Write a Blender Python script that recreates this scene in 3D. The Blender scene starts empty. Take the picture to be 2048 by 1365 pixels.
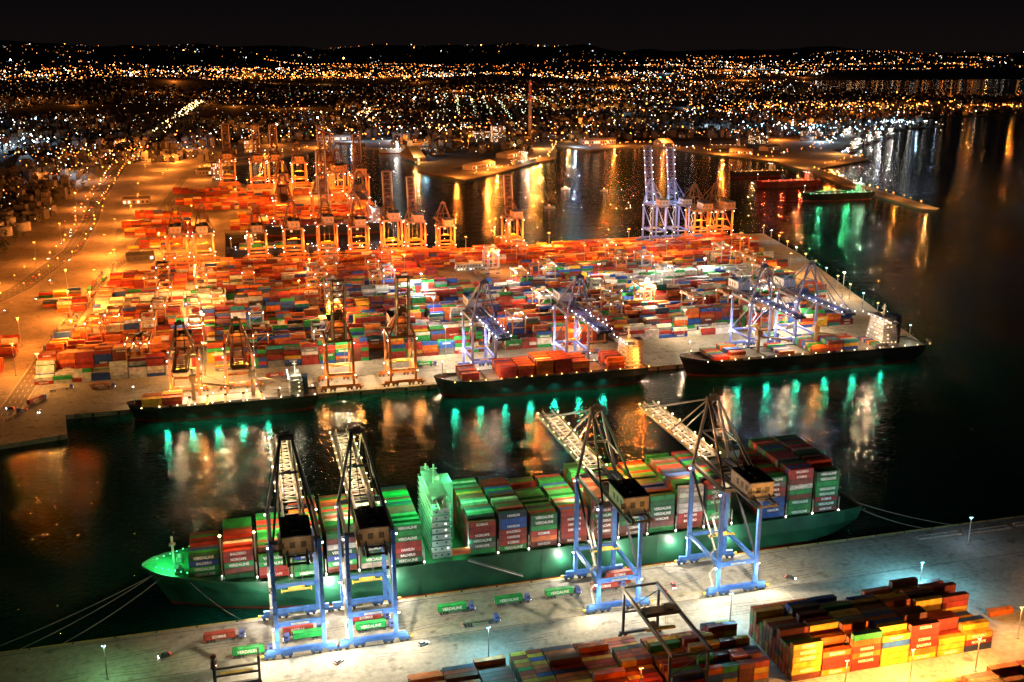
import bpy, math, random
import numpy as np
from mathutils import Vector, noise
from mathutils.geometry import tessellate_polygon

R = random.Random(11)
D = bpy.data
scene = bpy.context.scene
coll = scene.collection
scene.view_settings.view_transform = 'Standard'
scene.view_settings.look = 'None'
scene.view_settings.exposure = 0
WATER_Z = -3.0

# ------------------------------------------------------------------ materials
def new_mat(name):
    m = D.materials.new(name)
    m.use_nodes = True
    nt = m.node_tree
    return m, nt, nt.nodes["Principled BSDF"]

def vmat(name, rough=0.5, metal=0.0, var=0.35, nscale=0.6, corr=False):
    """painted surface: colour from the mesh colour attribute, weathered by noise"""
    m, nt, b = new_mat(name)
    L = nt.links.new
    at = nt.nodes.new("ShaderNodeAttribute"); at.attribute_name = "Col"
    geo = nt.nodes.new("ShaderNodeNewGeometry")
    n1 = nt.nodes.new("ShaderNodeTexNoise"); n1.inputs["Scale"].default_value = nscale
    n1.inputs["Detail"].default_value = 5
    L(geo.outputs["Position"], n1.inputs["Vector"])
    mr = nt.nodes.new("ShaderNodeMapRange")
    mr.inputs["From Min"].default_value = 0.3; mr.inputs["From Max"].default_value = 0.7
    mr.inputs["To Min"].default_value = 1 - var; mr.inputs["To Max"].default_value = 1 + var * 0.4
    L(n1.outputs["Fac"], mr.inputs["Value"])
    mx = nt.nodes.new("ShaderNodeVectorMath"); mx.operation = 'SCALE'
    L(at.outputs["Color"], mx.inputs[0]); L(mr.outputs[0], mx.inputs["Scale"])
    L(mx.outputs[0], b.inputs["Base Color"])
    b.inputs["Roughness"].default_value = rough
    b.inputs["Metallic"].default_value = metal
    if corr:
        sp = nt.nodes.new("ShaderNodeSeparateXYZ"); L(geo.outputs["Position"], sp.inputs[0])
        w = nt.nodes.new("ShaderNodeMath"); w.operation = 'MULTIPLY'; w.inputs[1].default_value = 2 * math.pi / 0.55
        ad = nt.nodes.new("ShaderNodeMath"); ad.operation = 'ADD'
        L(sp.outputs["X"], ad.inputs[0]); L(sp.outputs["Y"], ad.inputs[1])
        L(ad.outputs[0], w.inputs[0])
        sn = nt.nodes.new("ShaderNodeMath"); sn.operation = 'SINE'; L(w.outputs[0], sn.inputs[0])
        bp = nt.nodes.new("ShaderNodeBump"); bp.inputs["Strength"].default_value = 0.45
        bp.inputs["Distance"].default_value = 0.05
        L(sn.outputs[0], bp.inputs["Height"]); L(bp.outputs[0], b.inputs["Normal"])
    return m

def emat(name, strength=1.0):
    m = D.materials.new(name); m.use_nodes = True
    nt = m.node_tree; nt.nodes.remove(nt.nodes["Principled BSDF"])
    at = nt.nodes.new("ShaderNodeAttribute"); at.attribute_name = "Col"
    e = nt.nodes.new("ShaderNodeEmission"); e.inputs["Strength"].default_value = strength
    nt.links.new(at.outputs["Color"], e.inputs["Color"])
    nt.links.new(e.outputs[0], nt.nodes["Material Output"].inputs[0])
    m.cycles.emission_sampling = 'NONE'
    return m

M_PAINT = vmat("painted_steel", 0.45, 0.0, 0.3, 0.5)
M_CONT = vmat("container_paint", 0.6, 0.0, 0.45, 0.35, corr=True)
M_HULL = vmat("hull_paint", 0.42, 0.0, 0.5, 0.12)
M_WALL = vmat("building_render", 0.85, 0.0, 0.4, 0.05)
M_LEAF = vmat("foliage", 0.8, 0.0, 0.5, 0.4)
M_LAMP = emat("lamp_glass", 1.0)
M_TEXT = vmat("white_lettering", 0.5, 0, 0.1, 0.5)

def ground_mat(name, base, dark, slab=9.0, rough=0.8):
    m, nt, b = new_mat(name); L = nt.links.new
    geo = nt.nodes.new("ShaderNodeNewGeometry")
    n1 = nt.nodes.new("ShaderNodeTexNoise"); n1.inputs["Scale"].default_value = 0.035; n1.inputs["Detail"].default_value = 8
    n1.inputs["Roughness"].default_value = 0.7
    n2 = nt.nodes.new("ShaderNodeTexNoise"); n2.inputs["Scale"].default_value = 0.4; n2.inputs["Detail"].default_value = 6
    n2.inputs["Roughness"].default_value = 0.7
    L(geo.outputs["Position"], n1.inputs["Vector"]); L(geo.outputs["Position"], n2.inputs["Vector"])
    a = nt.nodes.new("ShaderNodeMath"); a.operation = 'ADD'; L(n1.outputs["Fac"], a.inputs[0]); L(n2.outputs["Fac"], a.inputs[1])
    r = nt.nodes.new("ShaderNodeMapRange"); r.inputs["From Min"].default_value = 0.75; r.inputs["From Max"].default_value = 1.2
    L(a.outputs[0], r.inputs["Value"])
    mix = nt.nodes.new("ShaderNodeMix"); mix.data_type = 'RGBA'
    mix.inputs["A"].default_value = (*dark, 1); mix.inputs["B"].default_value = (*base, 1)
    L(r.outputs[0], mix.inputs["Factor"])
    br = nt.nodes.new("ShaderNodeTexBrick"); br.inputs["Scale"].default_value = 1.0
    br.inputs["Color1"].default_value = (1, 1, 1, 1); br.inputs["Color2"].default_value = (0.95, 0.95, 0.95, 1)
    br.inputs["Mortar"].default_value = (0.7, 0.7, 0.7, 1); br.inputs["Mortar Size"].default_value = 0.04
    br.inputs["Brick Width"].default_value = slab; br.inputs["Row Height"].default_value = slab; br.offset = 0
    L(geo.outputs["Position"], br.inputs["Vector"])
    n4 = nt.nodes.new("ShaderNodeTexNoise"); n4.inputs["Scale"].default_value = 0.16; n4.inputs["Detail"].default_value = 3
    L(geo.outputs["Position"], n4.inputs["Vector"])
    st = nt.nodes.new("ShaderNodeMapRange"); st.inputs["From Min"].default_value = 0.58; st.inputs["From Max"].default_value = 0.72
    st.inputs["To Min"].default_value = 1; st.inputs["To Max"].default_value = 0.45
    L(n4.outputs["Fac"], st.inputs["Value"])
    mul = nt.nodes.new("ShaderNodeMix"); mul.data_type = 'RGBA'; mul.blend_type = 'MULTIPLY'
    mul.inputs["Factor"].default_value = 0.5
    L(mix.outputs["Result"], mul.inputs["A"]); L(br.outputs["Color"], mul.inputs["B"])
    vs = nt.nodes.new("ShaderNodeVectorMath"); vs.operation = 'SCALE'
    L(mul.outputs["Result"], vs.inputs[0]); L(st.outputs[0], vs.inputs["Scale"])
    L(vs.outputs[0], b.inputs["Base Color"])
    b.inputs["Roughness"].default_value = rough
    bp = nt.nodes.new("ShaderNodeBump"); bp.inputs["Strength"].default_value = 0.2; bp.inputs["Distance"].default_value = 0.05
    L(n2.outputs["Fac"], bp.inputs["Height"]); L(bp.outputs[0], b.inputs["Normal"])
    return m

M_QUAY = ground_mat("quay_concrete", (0.36, 0.34, 0.30), (0.17, 0.16, 0.145), 11)
M_LAND = ground_mat("port_asphalt", (0.32, 0.29, 0.25), (0.14, 0.13, 0.11), slab=14)
M_CITYG = ground_mat("city_ground", (0.09, 0.08, 0.07), (0.04, 0.04, 0.035), slab=60)
M_ROAD = ground_mat("road_asphalt", (0.15, 0.14, 0.13), (0.08, 0.08, 0.07), slab=30)

def water_mat():
    m, nt, b = new_mat("sea_water"); L = nt.links.new
    b.inputs["Base Color"].default_value = (0.0008, 0.028, 0.020, 1)
    b.inputs["Roughness"].default_value = 0.07
    b.inputs["IOR"].default_value = 1.33
    b.inputs["Specular IOR Level"].default_value = 0.38
    geo = nt.nodes.new("ShaderNodeNewGeometry")
    n1 = nt.nodes.new("ShaderNodeTexNoise"); n1.inputs["Scale"].default_value = 0.4
    n1.inputs["Detail"].default_value = 4; n1.inputs["Roughness"].default_value = 0.6; n1.inputs["Distortion"].default_value = 0.4
    n2 = nt.nodes.new("ShaderNodeTexNoise"); n2.inputs["Scale"].default_value = 0.06; n2.inputs["Detail"].default_value = 3
    L(geo.outputs["Position"], n1.inputs["Vector"]); L(geo.outputs["Position"], n2.inputs["Vector"])
    a = nt.nodes.new("ShaderNodeMath"); a.operation = 'MULTIPLY_ADD'; a.inputs[1].default_value = 1.5
    L(n2.outputs["Fac"], a.inputs[0]); L(n1.outputs["Fac"], a.inputs[2])
    bp = nt.nodes.new("ShaderNodeBump"); bp.inputs["Strength"].default_value = 0.6; bp.inputs["Distance"].default_value = 0.55
    L(a.outputs[0], bp.inputs["Height"]); L(bp.outputs[0], b.inputs["Normal"])
    return m
M_WATER = water_mat()

# ------------------------------------------------------------------ mesh builder
class MB:
    def __init__(s):
        s.v = []; s.f = []; s.m = []; s.c = []
    def quadbox(s, p, mat, col, bottom=True):
        i = len(s.v); s.v.extend(p)
        fs = [(i+4, i+5, i+6, i+7), (i, i+1, i+5, i+4), (i+1, i+2, i+6, i+5), (i+2, i+3, i+7, i+6), (i+3, i, i+4, i+7)]
        if bottom: fs.append((i+3, i+2, i+1, i))
        s.f.extend(fs); k = len(fs); s.m.extend([mat]*k); s.c.extend([col]*k)
    def box(s, cx, cy, cz, sx, sy, sz, mat=0, col=(.5, .5, .5), rot=0, bottom=True):
        """centre, full sizes"""
        hx, hy, hz = sx/2, sy/2, sz/2
        P = [(-hx, -hy), (hx, -hy), (hx, hy), (-hx, hy)]
        if rot:
            c, n = math.cos(rot), math.sin(rot)
            P = [(x*c - y*n, x*n + y*c) for x, y in P]
        s.quadbox([(cx+x, cy+y, cz-hz) for x, y in P] + [(cx+x, cy+y, cz+hz) for x, y in P], mat, col, bottom)
    def beam(s, p0, p1, w, h, mat=0, col=(.5, .5, .5)):
        p0, p1 = Vector(p0), Vector(p1); d = p1 - p0
        if d.length < 1e-6: return
        d.normalize()
        up = Vector((0, 0, 1)) if abs(d.z) < 0.95 else Vector((0, 1, 0))
        r = d.cross(up).normalized(); u = r.cross(d).normalized()
        r *= w/2; u *= h/2
        q = []
        for p in (p0, p1):
            q += [tuple(p - r - u), tuple(p + r - u), tuple(p + r + u), tuple(p - r + u)]
        s.quadbox(q, mat, col)
    def cyl(s, p0, p1, r0, r1, n=10, mat=0, col=(.5, .5, .5)):
        p0, p1 = Vector(p0), Vector(p1); d = (p1-p0).normalized()
        up = Vector((0, 0, 1)) if abs(d.z) < 0.95 else Vector((0, 1, 0))
        a = d.cross(up).normalized(); b = a.cross(d).normalized()
        i = len(s.v)
        for p, r in ((p0, r0), (p1, r1)):
            for k in range(n):
                t = 2*math.pi*k/n
                s.v.append(tuple(p + a*math.cos(t)*r + b*math.sin(t)*r))
        for k in range(n):
            k2 = (k+1) % n
            s.f.append((i+k, i+k2, i+n+k2, i+n+k)); s.m.append(mat); s.c.append(col)
        s.f.append(tuple(i+n+k for k in range(n))); s.m.append(mat); s.c.append(col)
        s.f.append(tuple(i+k for k in reversed(range(n)))); s.m.append(mat); s.c.append(col)
    def octa(s, x, y, z, r, mat=0, col=(1, 1, 1)):
        i = len(s.v)
        s.v.extend([(x+r, y, z), (x, y+r, z), (x-r, y, z), (x, y-r, z), (x, y, z+r), (x, y, z-r)])
        fs = [(i, i+1, i+4), (i+1, i+2, i+4), (i+2, i+3, i+4), (i+3, i, i+4), (i+1, i, i+5), (i+2, i+1, i+5), (i+3, i+2, i+5), (i, i+3, i+5)]
        s.f.extend(fs); s.m.extend([mat]*8); s.c.extend([col]*8)
    def face(s, pts, mat=0, col=(.5, .5, .5)):
        i = len(s.v); s.v.extend(pts); s.f.append(tuple(range(i, i+len(pts)))); s.m.append(mat); s.c.append(col)
    def mesh(s, name, mats, smooth=False):
        me = D.meshes.new(name); me.from_pydata(s.v, [], s.f)
        for m in mats: me.materials.append(m)
        me.polygons.foreach_set("material_index", np.array(s.m, dtype=np.int32))
        cnt = np.array([len(f) for f in s.f])
        c = np.ones((len(s.c), 4), dtype=np.float32); c[:, :3] = np.array(s.c, dtype=np.float32)
        ca = me.color_attributes.new("Col", 'FLOAT_COLOR', 'CORNER')
        ca.data.foreach_set("color", np.repeat(c, cnt, axis=0).ravel())
        me.update()
        return me
    def obj(s, name, mats, loc=(0, 0, 0), rot=0):
        return place(s.mesh(name, mats), name, loc, rot)

def place(me, name, loc=(0, 0, 0), rot=0, scale=1.0):
    o = D.objects.new(name, me); o.location = loc; o.rotation_euler = (0, 0, rot); o.scale = (scale,)*3; coll.objects.link(o)
    return o

NL = [0]
def lamp(loc, col, power, parent=None, radius=0.5, kind='POINT', direction=(0, 0, -1), angle=130, blend=0.6):
    ld = D.lights.new("lamp_light", kind); ld.energy = power; ld.color = col; ld.shadow_soft_size = min(radius, .4)
    if kind == 'SPOT':
        ld.spot_size = math.radians(angle); ld.spot_blend = blend
    nm = "lamp_light" if parent else "street_floodlight"
    o = D.objects.new(nm, ld); coll.objects.link(o); o.location = loc
    if kind == 'SPOT': o.rotation_euler = Vector(direction).to_track_quat('-Z', 'Y').to_euler()
    if parent: o.parent = parent
    NL[0] += 1
    return o

ORANGE = (1.0, 0.25, 0.03); AMBER = (1.0, 0.42, 0.10); WARM = (1.0, 0.72, 0.40); WHITE = (1.0, 0.92, 0.8); COOL = (0.5, 0.75, 1.0); CYAN = (0.22, 0.78, 1.0); GREEN = (0.08, 1.0, 0.3); VIOLET = (0.55, 0.65, 1.0)
def sc(c, k): return (c[0]*k, c[1]*k, c[2]*k)

# ------------------------------------------------------------------ land and sea
def slab(name, poly, mat, z=0.0, depth=5.0):
    mb = MB()
    pts = [Vector((x, y, z)) for x, y in poly]
    tris = tessellate_polygon([pts])
    area = sum(poly[i][0]*poly[(i+1) % len(poly)][1] - poly[(i+1) % len(poly)][0]*poly[i][1] for i in range(len(poly)))
    n = len(pts)
    mb.v = [tuple(p) for p in pts] + [(p.x, p.y, z-depth) for p in pts]
    for t in tris:
        a, b, c = t
        nrm = (pts[b]-pts[a]).cross(pts[c]-pts[a])
        mb.f.append((a, b, c) if nrm.z > 0 else (a, c, b)); mb.m.append(0); mb.c.append((.3, .3, .3))
    for i in range(n):
        j = (i+1) % n
        mb.f.append((i, i+n, j+n, j) if area > 0 else (i, j, j+n, i+n)); mb.m.append(0); mb.c.append((.3, .3, .3))
    return mb.obj(name, [mat])

MAIN = [(-30000, 200), (-3000, 300), (-400, 520), (-148, 643), (-112, 652), (-118, 690), (531, 690), (632, 1053), (661, 1200), (-17, 1200), (-17, 1385), (200, 1385), (205, 1615),
        (148, 1892), (42, 1848), (-78, 2116), (34, 2278), (216, 2550), (257, 2727), (332, 2707), (317, 2560), (430, 2480), (353, 2045), (409, 1860), (501, 1960), (619, 2121), (682, 2180),
        (785, 2510), (825, 2360), (1015, 2448), (1072, 2144), (1125, 2010), (1090, 1799), (1040, 1613), (995, 1335), (1010, 1318), (1024, 1330), (1075, 1620), (1140, 1860), (1349, 2001), (1379, 2211), (1878, 2699),
        (2154, 2840), (2274, 3218), (2865, 3303), (6000, 4000), (6000, 4700), (3865, 4600), (3501, 5454), (4329, 7600), (5753, 8985), (8179, 9512), (30000, 14000), (34000, 45000), (-34000, 45000)]
slab("land_ground", MAIN, M_LAND)
slab("quay_ground", [(-1500, -200), (1500, -200), (1500, 400), (-1500, 400)], M_QUAY)

def inpoly(x, y, P=MAIN):
    ins = False; j = len(P)-1
    for i in range(len(P)):
        xi, yi = P[i]; xj, yj = P[j]
        if (yi > y) != (yj > y) and x < (xj-xi)*(y-yi)/(yj-yi)+xi: ins = not ins
        j = i
    return ins

mb = MB(); mb.face([(-40000, -3000, WATER_Z), (40000, -3000, WATER_Z), (40000, 45000, WATER_Z), (-40000, 45000, WATER_Z)])
mb.obj("sea_water", [M_WATER])
CITY = [(-30000, 1300), (-420, 1300), (-300, 1700), (-290, 2300), (-100, 2420), (150, 2640), (230, 2790), (600, 2760), (900, 2600), (1300, 2500), (1800, 2900), (2200, 3300), (2860, 3400), (5900, 4100), (5900, 4600), (3800, 4520), (3400, 5454), (4200, 7600), (5700, 9085), (8100, 9612), (29000, 14500), (33000, 44000), (-33000, 44000)]
slab("city_ground", CITY, M_CITYG, z=0.05, depth=0.03)

mb = MB()
def quay_trim(mb, x0, x1, y, sgn, railys):
    mb.box((x0+x1)/2, y - sgn*0.35, 0.12, x1-x0, 0.5, 0.24, 0, (0.45, 0.36, 0.08))
    x = x0+4
    while x < x1:
        mb.cyl((x, y - sgn*1.1, 0), (x, y - sgn*1.1, 0.7), 0.28, 0.4, 8, 0, (0.05, 0.05, 0.05))
        mb.box(x+5, y + sgn*0.45, -1.4, 1.6, 0.9, 2.4, 0, (0.02, 0.02, 0.02))
        x += 16
    for ry in railys:
        mb.box((x0+x1)/2, ry, 0.03, x1-x0, 0.35, 0.06, 0, (0.12, 0.09, 0.07))
    for k, ly in enumerate([railys[0]-sgn*5, railys[0]-sgn*25]):
        xx = x0
        while xx < x1:
            ln = R.uniform(12, 60)
            mb.box(xx+ln/2, ly, 0.01, ln-R.uniform(.5, 6), 0.2, 0.008, 0, (0.42, 0.33, 0.08) if k % 2 else (0.42, 0.42, 0.4)); xx += ln
quay_trim(mb, -400, 700, 400, 1, [397, 366.5])
quay_trim(mb, -110, 528, 690, -1, [694, 724.5])
# painted parking box on the near quay
for (x0, y0, x1, y1) in [(207, 349, 222, 349), (207, 361, 222, 361), (207, 349, 207, 361), (222, 349, 222, 361)]:
    mb.beam((x0, y0, .012), (x1, y1, .012), .35, .008, 0, (.5, .5, .48))
mb.obj("quay_edge", [M_PAINT])
M_TYRE = vmat("tyre_rubber_marks", .8, 0, .5, .3)
mb = MB()
for i in range(46):
    x = R.uniform(-90, 330); y = R.choice([383, 378, 372, 355, 350]) + R.gauss(0, 2.0); ln = R.uniform(8, 30); a = R.gauss(0, .14)
    dx, dy = math.cos(a)*ln, math.sin(a)*ln
    for o_ in (-.95, .95): mb.beam((x, y+o_, .008+i*.0002), (x+dx, y+dy+o_, .008+i*.0002), .35, .004, 0, (.15, .14, .13))
mb.obj("tyre_marks", [M_TYRE])
# hatch covers and lashing bins lying on the near quay
for (x, y) in [(322, 391), (350, 390), (378, 391)]:
    mb = MB(); mb.box(0, 0, .5, 24, 3.0, .5, 0, (.28, .27, .25))
    for k in range(9): mb.box(-11+k*2.75, 0, .9, .25, 2.9, .3, 0, (.2, .2, .19))
    for k in (-1.3, 1.3): mb.box(0, k, .92, 23.6, .2, .34, 0, (.35, .33, .3))
    mb.obj("hatch_cover", [M_PAINT], (x, y, 0), R.uniform(-.02, .02))
for (x, y, c) in [(2, 371, (.5, .5, .5)), (24, 372, (.5, .5, .52)), (31, 371, (.4, .1, .05)), (52, 372, (.5, .5, .5)), (134, 371, (.45, .45, .45)), (156, 388, (.5, .1, .05)), (190, 372, (.4, .4, .45)), (211, 371, (.5, .5, .5))]:
    mb = MB(); mb.box(0, 0, .12, 5.6, 2.3, .2, 0, c)
    for sy in (-1, 1): mb.box(0, sy*1.12, .7, 5.6, .08, 1.1, 0, c)
    for sx in (-1, 1): mb.box(sx*2.77, 0, .7, .08, 2.16, 1.1, 0, c)
    for k in range(5): mb.beam((-2.2+k, -.8, .5+k*.05), (-2.0+k, .8, .6), .2, .2, 0, (.12, .1, .1))
    mb.obj("lashing_gear_bin", [M_PAINT], (x, y, 0), R.uniform(-.2, .2))

# ------------------------------------------------------------------ lettering
def word_mesh(w, height, width):
    cu = D.curves.new("w", 'FONT'); cu.body = w; cu.size = 1; cu.resolution_u = 2; cu.offset = 0.022
    o = D.objects.new("w", cu); coll.objects.link(o)
    bpy.context.view_layer.update()
    me = D.meshes.new_from_object(o.evaluated_get(bpy.context.evaluated_depsgraph_get()))
    vs = np.array([v.co[:2] for v in me.vertices]); fs = [tuple(p.vertices) for p in me.polygons]
    D.objects.remove(o); D.meshes.remove(me)
    mn, mxx = vs.min(0), vs.max(0)
    vs = (vs - (mn+mxx)/2) / (mxx-mn) * np.array([width, height])
    return vs, fs
W_GREEN = word_mesh("VERDALINE", 1.35, 8.4)
W_OTHERS = [word_mesh("KOSMAR", 1.3, 5.4), word_mesh("BALDERO", 1.2, 6.4), word_mesh("HANSUN", 1.3, 5.6), word_mesh("NORCAPE", 1.2, 6.4)]
def put_word(mb, W, cx, y, cz, mat, col=(0.88, 0.88, 0.86)):
    vs, fs = W; i = len(mb.v)
    mb.v.extend([(cx+a, y, cz+b) for a, b in vs])
    mb.f.extend([tuple(i+k for k in f) for f in fs]); mb.m.extend([mat]*len(fs)); mb.c.extend([col]*len(fs))

# ------------------------------------------------------------------ containers
C_GREEN = (0.012, 0.26, 0.06); C_DGREEN = (0.015, 0.12, 0.05); C_RED = (0.33, 0.025, 0.018); C_BROWN = (0.16, 0.035, 0.022); C_ORANGE = (0.6, 0.13, 0.015)
C_BLUE = (0.012, 0.07, 0.36); C_NAVY = (0.015, 0.03, 0.09); C_WHITE = (0.6, 0.59, 0.55); C_GREY = (0.16, 0.165, 0.17); C_YELL = (0.65, 0.38, 0.03); C_TEAL = (0.02, 0.25, 0.27)
def palette(kind):
    t = {"ship": [(C_GREEN, 30), (C_DGREEN, 14), (C_RED, 20), (C_BROWN, 22), (C_BLUE, 4), (C_NAVY, 4), (C_WHITE, 3), (C_ORANGE, 4), (C_GREY, 3)],
         "yard": [(C_RED, 25), (C_BROWN, 16), (C_ORANGE, 13), (C_GREEN, 12), (C_BLUE, 14), (C_NAVY, 5), (C_WHITE, 9), (C_GREY, 3), (C_YELL, 5), (C_TEAL, 3)],
         "front": [(C_RED, 22), (C_BROWN, 12), (C_ORANGE, 24), (C_YELL, 20), (C_GREEN, 5), (C_BLUE, 5), (C_NAVY, 7), (C_GREY, 3)],
         "orange": [(C_ORANGE, 38), (C_RED, 29), (C_BROWN, 17), (C_YELL, 6), (C_WHITE, 5), (C_BLUE, 4)],
         "warmdeck": [(C_ORANGE, 50), (C_RED, 30), (C_BROWN, 10), (C_WHITE, 6), (C_BLUE, 4)],
         "reefer": [(C_WHITE, 60), (C_GREY, 10), (C_BLUE, 9), (C_RED, 12), (C_GREEN, 9)]}[kind]
    cols = [c for c, w in t]; ws = [w for c, w in t]
    return cols, ws
def jit(c):
    k = R.uniform(0.65, 1.25); return (c[0]*k, c[1]*k*R.uniform(0.9, 1.1), c[2]*k)
CL, CW, CH = 12.19, 2.44, 2.59
def container(mb, x, y, z, col, L=CL, detail=False):
    mb.box(x, y, z+CH/2, L, CW, CH, 0, col, 0, False)
    if detail:
        e = sc(col, 0.5)
        for sx in (-1, 1):
            for sy in (-1, 1):
                mb.box(x+sx*(L/2-0.06), y+sy*(CW/2-0.06), z+CH/2, 0.2, 0.2, CH+0.02, 0, e, 0, False)
        for sy in (-1, 1):
            mb.box(x, y+sy*(CW/2-0.03), z+CH-0.08, L-0.3, 0.14, 0.17, 0, e); mb.box(x, y+sy*(CW/2-0.03), z+0.09, L-0.3, 0.14, 0.17, 0, e)
        for k in (-0.7, -0.25, 0.25, 0.7):
            mb.box(x-L/2-0.03, y+k, z+CH/2, 0.07, 0.06, CH-0.3, 0, (0.4, 0.4, 0.4))

def yard_block(mb, x0, x1, y0, rows, kind, tmax, seed, detail=False, tmin=0, text=0.0):
    cols, ws = palette(kind)
    x = x0 + CL/2
    while x + CL/2 <= x1:
        half = R.random() < 0.18
        for r in range(rows):
            y = y0 + r*2.62 + CW/2
            nz = noise.noise(Vector((x*0.012+seed, y*0.03, seed*1.7))) * 1.8 + noise.noise(Vector((x*0.07, y*0.3, seed))) * 1.1
            t = int(round(tmax*0.66 + nz*tmax*0.5 + R.uniform(-0.4, 0.4)))
            t = max(tmin, min(tmax, t))
            base = R.choices(cols, ws)[0]
            for k in range(t):
                if R.random() < 0.6: base = R.choices(cols, ws)[0]
                jx = R.uniform(-.12, .12)
                if half:
                    container(mb, x-3.1, y, k*2.6+0.02, jit(base), 6.05, detail)
                    container(mb, x+3.1, y, k*2.6+0.02, jit(R.choices(cols, ws)[0]), 6.05, detail)
                else:
                    container(mb, x+jx, y, k*2.6+0.02, jit(base), CL, detail)
                    if text and r == 0 and R.random() < text:
                        put_word(mb, W_GREEN if base in (C_GREEN, C_DGREEN) else R.choice(W_OTHERS), x, y-CW/2-0.1, k*2.6+1.35, 1)
        x += 12.75

ROWP = 23.8
def right_edge(y): return 531 + (y-690)*0.278
bi = 0
y = 762
while y < 1150:
    xr = right_edge(y) - 34
    xs = -148 if y < 900 else -130
    x = xs
    while x < xr - 30:
        ln = R.choice([89.5, 102.2, 76.7, 115.0])
        x1 = min(x+ln, xr)
        cx = (x+x1)/2
        skip = (215 < cx < 262 and 930 < y < 1080) or (y > 1120 and cx < 60) or R.random() < 0.03
        if not skip and x1-x > 26:
            mb = MB()
            kind = "yard"
            if y > 1040 or cx < -90: kind = "orange"
            if 330 < cx < 520 and 905 < y < 965: kind = "reefer"
            if R.random() < 0.06: kind = "reefer"
            yard_block(mb, x, x1, y, 7 if R.random() < 0.7 else 6, kind, 6 if y < 850 else 5 if y < 1000 else 4, bi*0.77+3, tmin=0 if R.random() < 0.3 else 1, text=.25 if y < 800 else 0)
            if mb.v: mb.obj("container_stack", [M_CONT, M_TEXT])
        bi += 1
        x = x1 + R.choice([7, 9, 16])
    y += ROWP

for (x0, x1, y0, n, k) in [(-10, 120, 1405, 6, "orange"), (130, 190, 1405, 6, "orange"), (-10, 90, 1440, 6, "yard"), (100, 190, 1445, 6, "orange"), (0, 180, 1490, 6, "orange"), (20, 190, 1540, 6, "orange"),
                            (-60, 60, 1600, 6, "orange"), (-90, 90, 1660, 7, "orange"), (-60, 120, 1730, 6, "orange"), (-100, 20, 1800, 6, "orange"), (-130, -60, 1300, 5, "orange"), (-140, -50, 1380, 6, "orange"), (-150, -60, 1450, 5, "orange"), (-140, -60, 1540, 5, "orange"),
                            (-215, -165, 800, 6, "orange"), (-225, -170, 840, 6, "orange"), (-230, -175, 880, 5, "orange"), (-165, -130, 985, 5, "yard"), (-180, -140, 1010, 6, "yard"), (-190, -150, 1050, 4, "yard"), (-20, 90, 1150, 3, "orange"), (120, 300, 1150, 4, "orange"), (330, 480, 1150, 4, "orange")]:
    mb = MB(); yard_block(mb, x0, x1, y0, n, k, 4, x0*0.1+y0, tmin=1); mb.obj("container_stack", [M_CONT, M_TEXT])

for a in [(50, 89, 313, 10, 2, 5.1, 1), (90, 142, 308, 12, 3, 7.1, 2), (143, 187, 302, 13, 4, 8.4, 2), (190, 281, 301, 13, 6, 2.3, 3), (180, 284, 254, 9, 4, 9.3, 2), (40, 172, 266, 9, 3, 4.3, 1)]:
    mb = MB(); yard_block(mb, a[0], a[1], a[2], a[3], "front", a[4], a[5], True, a[6], .4); mb.obj("container_stack", [M_CONT, M_TEXT])
mb = MB(); container(mb, 300, 322, 0, jit(C_ORANGE), CL, True); mb.obj("shipping_container", [M_CONT])

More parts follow.
